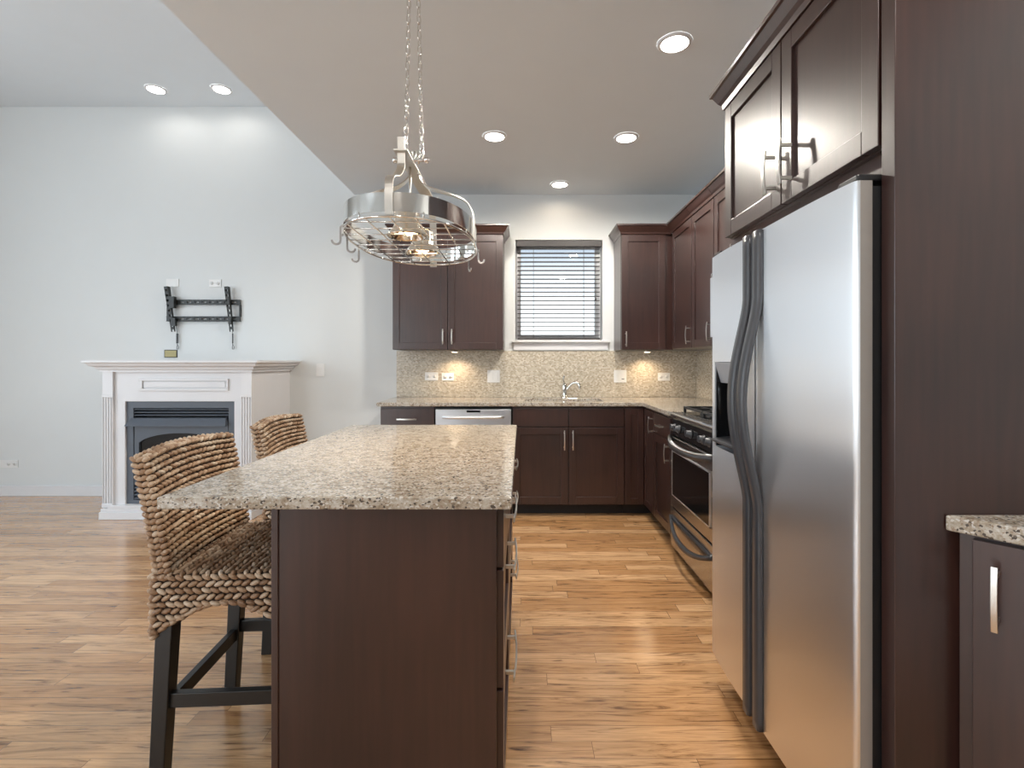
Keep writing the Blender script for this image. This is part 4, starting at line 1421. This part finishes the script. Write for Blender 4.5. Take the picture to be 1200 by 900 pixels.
# ------------------------------------------------------------------ window blind
bl = thing('window_blind', (0.35, WALL_Y + 0.05, WZ0), 'grey slatted blind inside the kitchen window above the sink', 'blind')
BX0, BX1 = WX0 + 0.018, WX1 - 0.018
BYc = WALL_Y + 0.045
mb = MB(); mb.box(BX0 - 0.01, BX1 + 0.01, BYc - 0.036, BYc + 0.028, 2.318, WZ1 - 0.002); mb.build('headrail', M['blind'], bl, 0.003)
mb = MB()
ns = 21
for i in range(ns):
    z = 1.492 + (2.30 - 1.492) * i / (ns - 1)
    tl = R(-1)
    pts = []
    for k in (-1, -0.5, 0, 0.5, 1):
        pts.append((k * 0.024, 0.0022 * (1 - k * k)))
    lo_ = [(BYc + a * math.cos(tl), z + a * math.sin(tl) + b) for a, b in pts]
    prof = lo_ + [(y, zz + 0.0028) for y, zz in reversed(lo_)]
    mb.prism(prof, lambda a, b: (BX0, a, b), lambda a, b: (BX1, a, b))
mb.build('slats', M['blind'], bl)
mb = MB(); mb.box(BX0, BX1, BYc - 0.024, BYc + 0.024, WZ0 + 0.002, WZ0 + 0.022); mb.build('bottom_rail', M['blind'], bl, 0.003)
for xx in (BX0 + 0.15, BX1 - 0.15):
    mb = MB()
    for yy in (BYc - 0.026, BYc + 0.026):
        mb.tube([(xx, yy, WZ0 + 0.02), (xx, yy, 2.32)], 0.0012, 5)
    mb.build('ladder_cord', M['blind'], bl)
mb = MB()
mb.tube([(BX1 - 0.045, BYc - 0.042, 2.33), (BX1 - 0.045, BYc - 0.044, 1.85)], 0.0016, 6)
mb.lathe((BX1 - 0.045, BYc - 0.044, 1.815), [(0.003, 0.035), (0.008, 0.012), (0.007, 0.0)], seg=10)
mb.build('pull_cord', M['blind'], bl)


# ------------------------------------------------------------------ wall plates
def plate(name, x, z, wd, ht, label, cat, style, mat='plastic', y=WALL_Y - 0.0105):
    p = thing(name, (x, y, z), label, cat, 'white wall plates' if False else None)
    mb = MB(); mb.box(x - wd / 2, x + wd / 2, y - 0.006, y - 0.0003, z - ht / 2, z + ht / 2); mb.build('cover_plate', M[mat], p, 0.002)
    yf = y - 0.0062
    if style == 'outlet_h':
        for dx in (-0.028, 0.028):
            mb = MB(); mb.lathe((x + dx, yf + 0.0002, z), [(0.016, 0), (0.016, 0.002)], axis=(0, -1, 0), seg=16)
            so = mb.build('socket', M[mat], p)
            mb = MB()
            for dz in (-0.006, 0.006):
                mb.box(x + dx - 0.004, x + dx + 0.004, yf - 0.0024, yf - 0.0019, z + dz - 0.0013, z + dz + 0.0013)
            mb.build('slot', M['slot'], so)
    elif style == 'outlet_v':
        for dz in (-0.022, 0.022):
            mb = MB(); mb.lathe((x, yf + 0.0002, z + dz), [(0.016, 0), (0.016, 0.002)], axis=(0, -1, 0), seg=16)
            so = mb.build('socket', M[mat], p)
            mb = MB()
            for dx in (-0.006, 0.006):
                mb.box(x + dx - 0.0013, x + dx + 0.0013, yf - 0.0024, yf - 0.0019, z + dz - 0.004, z + dz + 0.004)
            mb.build('slot', M['slot'], so)
    elif style == 'rocker2':
        for dx in (-0.024, 0.024):
            mb = MB(); mb.box(x + dx - 0.0165, x + dx + 0.0165, yf - 0.003, yf + 0.0002, z - 0.034, z + 0.034); mb.build('rocker_switch', M[mat], p, 0.0015)
    elif style == 'rocker1':
        mb = MB(); mb.box(x - 0.0165, x + 0.0165, yf - 0.003, yf + 0.0002, z - 0.034, z + 0.034); mb.build('rocker_switch', M[mat], p, 0.0015)
    elif style == 'combo':
        mb = MB(); mb.box(x - 0.041, x - 0.008, yf - 0.003, yf + 0.0002, z - 0.034, z + 0.034); mb.build('rocker_switch', M[mat], p, 0.0015)
        mb = MB(); mb.box(x + 0.008, x + 0.041, yf - 0.002, yf + 0.0002, z - 0.034, z + 0.034); mb.build('socket', M[mat], p, 0.001)
        mb = MB(); mb.box(x + 0.012, x + 0.037, yf - 0.0028, yf - 0.002, z - 0.028, z - 0.02); mb.build('label_strip', M['slot'], p)
    return p


def px(u, v, Y=WALL_Y):
    return (u - 611) * Y / 600, CAM_H + (424 - v) * Y / 600


x, z = px(506, 441); plate('outlet', x, z, 0.122, 0.074, 'white outlet plate on the tile, leftmost under the left wall cabinet', 'outlet', 'outlet_h')
x, z = px(525, 441.5); plate('outlet', x, z, 0.112, 0.070, 'white outlet plate on the tile just beside the leftmost one', 'outlet', 'outlet_h')
x, z = px(578.5, 441); plate('light_switch', x, z, 0.116, 0.116, 'white double switch on the tile below left of the window', 'switch', 'rocker2')
x, z = px(726.5, 441); plate('light_switch', x, z, 0.116, 0.116, 'white switch and outlet plate on the tile below right of the window', 'switch', 'combo')
x, z = px(777.5, 441.5); plate('outlet', x, z, 0.112, 0.072, 'white outlet plate on the tile near the right corner', 'outlet', 'outlet_h')
YW = WALL_Y - 0.0005
x, z = px(375.5, 433.5); plate('light_switch', x, z, 0.075, 0.120, 'white light switch on the wall right of the fireplace', 'switch', 'rocker1', y=YW)
x, z = px(14.5, 543.5); plate('outlet', x, z, 0.115, 0.073, 'white outlet low on the wall left of the fireplace', 'outlet', 'outlet_h', y=YW)
x, z = px(1.5, 543.5); plate('wall_jack', x, z, 0.10, 0.073, 'white blank plate low on the wall at the left picture edge', 'outlet', 'plain', y=YW)
x, z = px(202.5, 331.5); plate('wall_jack', x, z, 0.118, 0.073, 'white plate above the left arm of the television bracket', 'outlet', 'plain', y=YW)
x, z = px(252.5, 332); plate('outlet', x, z, 0.112, 0.073, 'white outlet above the television bracket, toward its right', 'outlet', 'outlet_h', y=YW)
x, z = px(200.5, 414.5)
bp_ = thing('brass_plate', (x, YW, z), 'small brass wall plate just above the mantel', 'plate')
mb = MB(); mb.box(x - 0.060, x + 0.060, YW - 0.005, YW - 0.0002, z - 0.036, z + 0.036); mb.build('frame', M['mount'], bp_, 0.001)
mb = MB(); mb.box(x - 0.053, x + 0.053, YW - 0.0075, YW - 0.0052, z - 0.030, z + 0.030); mb.build('face', M['brass'], bp_, 0.001)

# ------------------------------------------------------------------ TV wall mount
x0, z0 = px(197, 376.5); x1, z1 = px(283, 352)
tv = thing('tv_mount', ((x0 + x1) / 2, WALL_Y, z0), 'empty black television wall bracket above the fireplace', 'bracket')
for name_, za, zb_ in (('upper_rail', z1 - 0.040, z1), ('lower_rail', z0, z0 + 0.040)):
    mb = MB()
    xs_ = [x0]
    L = x1 - x0
    for k in range(9):
        xs_ += [x0 + 0.05 + k * (L - 0.06) / 9, x0 + 0.05 + k * (L - 0.06) / 9 + 0.042]
    xs_.append(x1)
    zs_ = [za, (za + zb_) / 2 - 0.007, (za + zb_) / 2 + 0.007, zb_]
    slots = [(xs_[1 + 2 * k], xs_[2 + 2 * k]) for k in range(9)]
    mb.grid_slab(xs_, zs_, lambda a, b: not (zs_[1] < b < zs_[2] and any(s[0] < a < s[1] for s in slots)), lambda a, b, t: (a, t, b), YW - 0.022, YW - 0.016)
    mb.box(x0, x1, YW - 0.030, YW - 0.0002, za - 0.003, za); mb.box(x0, x1, YW - 0.030, YW - 0.0002, zb_, zb_ + 0.003)
    mb.build(name_, M['mount'], tv)
for xa, xb in ((x0, x0 + 0.022), (x1 - 0.012, x1)):
    mb = MB(); mb.box(xa, xb, YW - 0.020, YW - 0.0002, z0 + 0.0435, z1 - 0.0435); mb.build('end_bracket', M['mount'], tv)
for ua, ub, bulk in ((200.5, 206.5, True), (270.0, 274.3, False)):
    xa, za = px(ua, 337); xb, zb_ = px(ub, 389)
    mb = MB()
    d = Vector((xb - xa, 0, zb_ - za)); Ld_ = d.length; d.normalize()
    sd = Vector((-d.z, 0, d.x))
    A = Vector((xa, YW - 0.075, za)); B = Vector((xb, YW - 0.045, zb_))
    hw = 0.014
    for s in (-1, 1):
        mb.hexa([A + sd * (s * hw - 0.002), A + sd * (s * hw + 0.002), A + sd * (s * hw + 0.002) + Vector((0, 0.042, 0)), A + sd * (s * hw - 0.002) + Vector((0, 0.042, 0)),
                 B + sd * (s * hw - 0.002), B + sd * (s * hw + 0.002), B + sd * (s * hw + 0.002) + Vector((0, 0.012, 0)), B + sd * (s * hw - 0.002) + Vector((0, 0.012, 0))])
    nseg = 9
    for k in range(nseg):
        t0, t1 = k / nseg, (k + 0.55) / nseg
        p, q = A.lerp(B, t0), A.lerp(B, t1)
        mb.hexa([p - sd * hw, p + sd * hw, p + sd * hw + Vector((0, 0.003, 0)), p - sd * hw + Vector((0, 0.003, 0)),
                 q - sd * hw, q + sd * hw, q + sd * hw + Vector((0, 0.003, 0)), q - sd * hw + Vector((0, 0.003, 0))])
    if bulk:
        m1 = A.lerp(B, 0.33) + Vector((0.04, 0.0, 0)); m2 = A.lerp(B, 0.78) + Vector((0.03, 0, 0))
        mb.box(m1.x - 0.03, m1.x + 0.016, YW - 0.07, YW - 0.032, m1.z - 0.06, m1.z + 0.045)
        mb.box(m2.x - 0.03, m2.x + 0.010, YW - 0.06, YW - 0.032, m2.z - 0.04, m2.z + 0.035)
    else:
        m1 = A.lerp(B, 0.33); m2 = A.lerp(B, 0.78)
        mb.box(m1.x - 0.012, m1.x + 0.012, YW - 0.06, YW - 0.031, m1.z - 0.03, m1.z + 0.03)
        mb.box(m2.x - 0.012, m2.x + 0.012, YW - 0.06, YW - 0.031, m2.z - 0.02, m2.z + 0.02)
    mb.build('arm', M['mount'], tv)
for uc, top, thick in ((209.5, 391, 0.008), (274.2, 391, 0.004)):
    xc_, zc = px(uc, top); _, ze = px(uc, 409.5)
    mb = MB()
    yy = YW - 0.02
    mb.tube([(xc_ - 0.003, yy - 0.02, px(uc, 377)[1]), (xc_, yy, zc)], 0.002, 6)
    mb.box(xc_ - thick, xc_ + thick, yy - 0.004, yy + 0.004, ze + 0.055, zc)
    mb.tube([(xc_, yy, ze + 0.055), (xc_ + 0.013, yy, ze + 0.02), (xc_ + 0.010, yy, ze + 0.003), (xc_ - 0.004, yy, ze + 0.003), (xc_ - 0.004, yy, ze + 0.02)], 0.003, 6, closed=True, up=(0, 1, 0))
    mb.build('pull_cord', M['mount'], tv)

# ------------------------------------------------------------------ fireplace
fp = thing('fireplace', (-2.72, 4.4, 0), 'white mantel fireplace with slate metal insert below the television bracket', 'fireplace')
FYf = 4.05                                       # front of the surround
fx0, fx1 = -3.315, -2.135
YB = WALL_Y - 0.001
# firebox opening
ox0, ox1, oz0, oz1 = -3.150, -2.282, 0.112, 0.930
mb = MB()
mb.grid_slab([fx0 + 0.012, ox0, ox1, fx1 - 0.012], [0.075, oz0, oz1, 1.19], lambda a, b: not (ox0 < a < ox1 and oz0 < b < oz1), lambda a, b, t: (a, t, b), FYf + 0.02, FYf + 0.05)
mb.box(fx0 + 0.012, fx0 + 0.03, FYf + 0.05, YB, 0.075, 1.19); mb.box(fx1 - 0.03, fx1 - 0.012, FYf + 0.05, YB, 0.075, 1.19)
mb.box(fx0 + 0.03, fx1 - 0.03, YB - 0.02, YB, 0.075, 1.19)
mb.build('surround', M['white'], fp, 0.0015)
# pilasters with flutes and plain blocks above
for xa, xb in ((fx0, fx0 + 0.082), (fx1 - 0.082, fx1)):
    mb = MB()
    mb.box(xa, xb, FYf, FYf + 0.0195, 0.98, 1.19)
    nfl = 4
    w_ = (xb - xa)
    mb.box(xa, xb, FYf + 0.006, FYf + 0.0195, 0.125, 0.98)
    for k in range(nfl + 1):
        c_ = xa + w_ * (k + 0.0) / nfl
        a_, b_ = max(xa, c_ - 0.005), min(xb, c_ + 0.005)
        mb.box(a_, b_, FYf - 0.001, FYf + 0.006, 0.125, 0.965)
    mb.box(xa - 0.002, xb + 0.002, FYf - 0.003, FYf + 0.0195, 0.965, 0.985)
    mb.box(xa - 0.002, xb + 0.002, FYf - 0.004, FYf + 0.0195, 0.09, 0.125)
    mb.build('pilaster', M['white'], fp, 0.001)
# plinth
mb = MB()
mb.box(fx0 - 0.012, fx1 + 0.012, FYf - 0.022, YB, 0.0005, 0.060)
mb.box(fx0 - 0.006, fx1 + 0.006, FYf - 0.012, YB, 0.060, 0.085)
mb.box(ox0 - 0.12, ox1 + 0.12, FYf - 0.012, FYf + 0.02, 0.085, oz0 - 0.001)
mb.build('plinth', M['white'], fp, 0.003)
# raised panel above the firebox
pa, pb, pz0, pz1 = -3.035, -2.325, 1.015, 1.112
mb = MB()
for a, b, c_, d in ((pa, pb, pz1 - 0.018, pz1), (pa, pb, pz0, pz0 + 0.018), (pa, pa + 0.03, pz0 + 0.018, pz1 - 0.018), (pb - 0.018, pb, pz0 + 0.018, pz1 - 0.018)):
    mb.box(a, b, FYf + 0.006, FYf + 0.0198, c_, d)
mb.box(pa + 0.038, pb - 0.026, FYf + 0.012, FYf + 0.0198, pz0 + 0.026, pz1 - 0.026)
mb.build('raised_panel', M['white'], fp, 0.002)
# mantel with stepped mouldings: profile swept round three sides
mb = MB()
steps = [(0.0, 1.165), (0.012, 1.165), (0.012, 1.180), (0.030, 1.186), (0.034, 1.204), (0.062, 1.212), (0.074, 1.234), (0.092, 1.240), (0.092, 1.256)]
outline = [(fx0, YB), (fx0, FYf), (fx1, FYf), (fx1, YB)]
vs_, fs_ = [], []
for o_, z in steps:
    vs_ += [(fx0 - o_, YB, z), (fx0 - o_, FYf - o_, z), (fx1 + o_, FYf - o_, z), (fx1 + o_, YB, z)]
for k in range(len(steps) - 1):
    for i in range(3):
        a = 4 * k + i
        fs_.append((a, a + 1, a + 5, a + 4))
    fs_.append((4 * k + 3, 4 * k, 4 * k + 4, 4 * k + 7))
nl = 4 * (len(steps) - 1)
fs_.append((nl, nl + 1, nl + 2, nl + 3)); fs_.append((3, 2, 1, 0))
mb.add(vs_, fs_)
mb.build('mantel', M['white'], fp)
# metal insert
mb = MB()
yi = FYf + 0.035
mb.grid_slab([ox0 + 0.001, ox0 + 0.055, ox1 - 0.055, ox1 - 0.001], [oz0 + 0.001, oz0 + 0.03, oz1 - 0.055, oz1 - 0.001],
             lambda a, b: not (ox0 + 0.055 < a < ox1 - 0.055 and oz0 + 0.03 < b < oz1 - 0.055), lambda a, b, t: (a, t, b), yi, yi + 0.025)
mb.box(ox0 + 0.001, ox1 - 0.001, yi + 0.30, yi + 0.31, oz0 + 0.001, oz1 - 0.001)
fi = mb.build('firebox', M['firebox'], fp, 0.002)
mb = MB()
mb.box(ox0 + 0.002, ox0 + 0.055, yi + 0.026, yi + 0.30, oz0 + 0.002, oz1 - 0.002); mb.box(ox1 - 0.055, ox1 - 0.002, yi + 0.026, yi + 0.30, oz0 + 0.002, oz1 - 0.002)
mb.box(ox0 + 0.055, ox1 - 0.055, yi + 0.13, yi + 0.14, oz0 + 0.01, oz1 - 0.01)
mb.build('firebox_lining', M['soot'], fi)
mb = MB()                                        # upper and lower louvres
for zz in (0.862, 0.838, 0.815):
    mb.hexa([(ox0 + 0.058, yi + 0.004, zz), (ox1 - 0.058, yi + 0.004, zz), (ox1 - 0.058, yi + 0.03, zz + 0.008), (ox0 + 0.058, yi + 0.03, zz + 0.008),
             (ox0 + 0.058, yi + 0.004, zz + 0.004), (ox1 - 0.058, yi + 0.004, zz + 0.004), (ox1 - 0.058, yi + 0.03, zz + 0.012), (ox0 + 0.058, yi + 0.03, zz + 0.012)])
mb.build('louvre', M['firebox'], fi)
mb = MB()
for zz in (0.15, 0.178, 0.206, 0.234):
    mb.hexa([(ox0 + 0.058, yi + 0.004, zz), (ox1 - 0.058, yi + 0.004, zz), (ox1 - 0.058, yi + 0.03, zz + 0.012), (ox0 + 0.058, yi + 0.03, zz + 0.012),
             (ox0 + 0.058, yi + 0.004, zz + 0.007), (ox1 - 0.058, yi + 0.004, zz + 0.007), (ox1 - 0.058, yi + 0.03, zz + 0.02), (ox0 + 0.058, yi + 0.03, zz + 0.02)])
mb.build('louvre', M['firebox'], fi)
mb = MB()                                        # slanted heat hood
mb.prism([(yi + 0.024, 0.800), (yi - 0.004, 0.795), (yi - 0.050, 0.742), (yi - 0.050, 0.736), (yi + 0.024, 0.745)], lambda a, b: (ox0 + 0.02 + (0.02 if b > 0.76 else 0), a, b), lambda a, b: (ox1 - 0.055 - (0.02 if b > 0.76 else 0), a, b))
mb.build('hood', M['firebox'], fi)
# glass front with an arched metal face
mb = MB()
gx0, gx1, gz0, gz1 = ox0 + 0.06, ox1 - 0.06, 0.262, 0.735
N = 24
arc = []
cx_ = (gx0 + gx1) / 2
hw = (gx1 - gx0) / 2 - 0.035
for i in range(N + 1):
    s = -1 + 2 * i / N
    arc.append((cx_ + s * hw, 0.60 + 0.105 * math.sqrt(max(0, 1 - 0.92 * s * s)) - 0.03))
vs_ = []
fs_ = []
for y_ in (yi + 0.004, yi + 0.02):
    for (ax_, az_) in arc: vs_ += [(ax_, y_, az_), (ax_, y_, gz1)]
m_ = 2 * (N + 1)
for i in range(N):
    for o_ in (0, m_):
        fs_.append((o_ + 2 * i, o_ + 2 * i + 2, o_ + 2 * i + 3, o_ + 2 * i + 1))
    fs_.append((2 * i, 2 * i + 2, m_ + 2 * i + 2, m_ + 2 * i))
    fs_.append((2 * i + 1, 2 * i + 3, m_ + 2 * i + 3, m_ + 2 * i + 1))
mb.add(vs_, fs_)
mb.box(gx0, cx_ - hw, yi + 0.004, yi + 0.02, gz0, gz1); mb.box(cx_ + hw, gx1, yi + 0.004, yi + 0.02, gz0, gz1)
mb.box(cx_ - hw, cx_ + hw, yi + 0.004, yi + 0.02, gz0, gz0 + 0.03)
mb.build('arched_face', M['firebox'], fi)
mb = MB(); mb.box(gx0 + 0.01, gx1 - 0.01, yi + 0.0215, yi + 0.026, gz0 + 0.01, gz1 - 0.01); mb.build('glass_front', M['blackgloss'], fi)

for o in SC.objects:
    if '_w' in o: del o['_w']
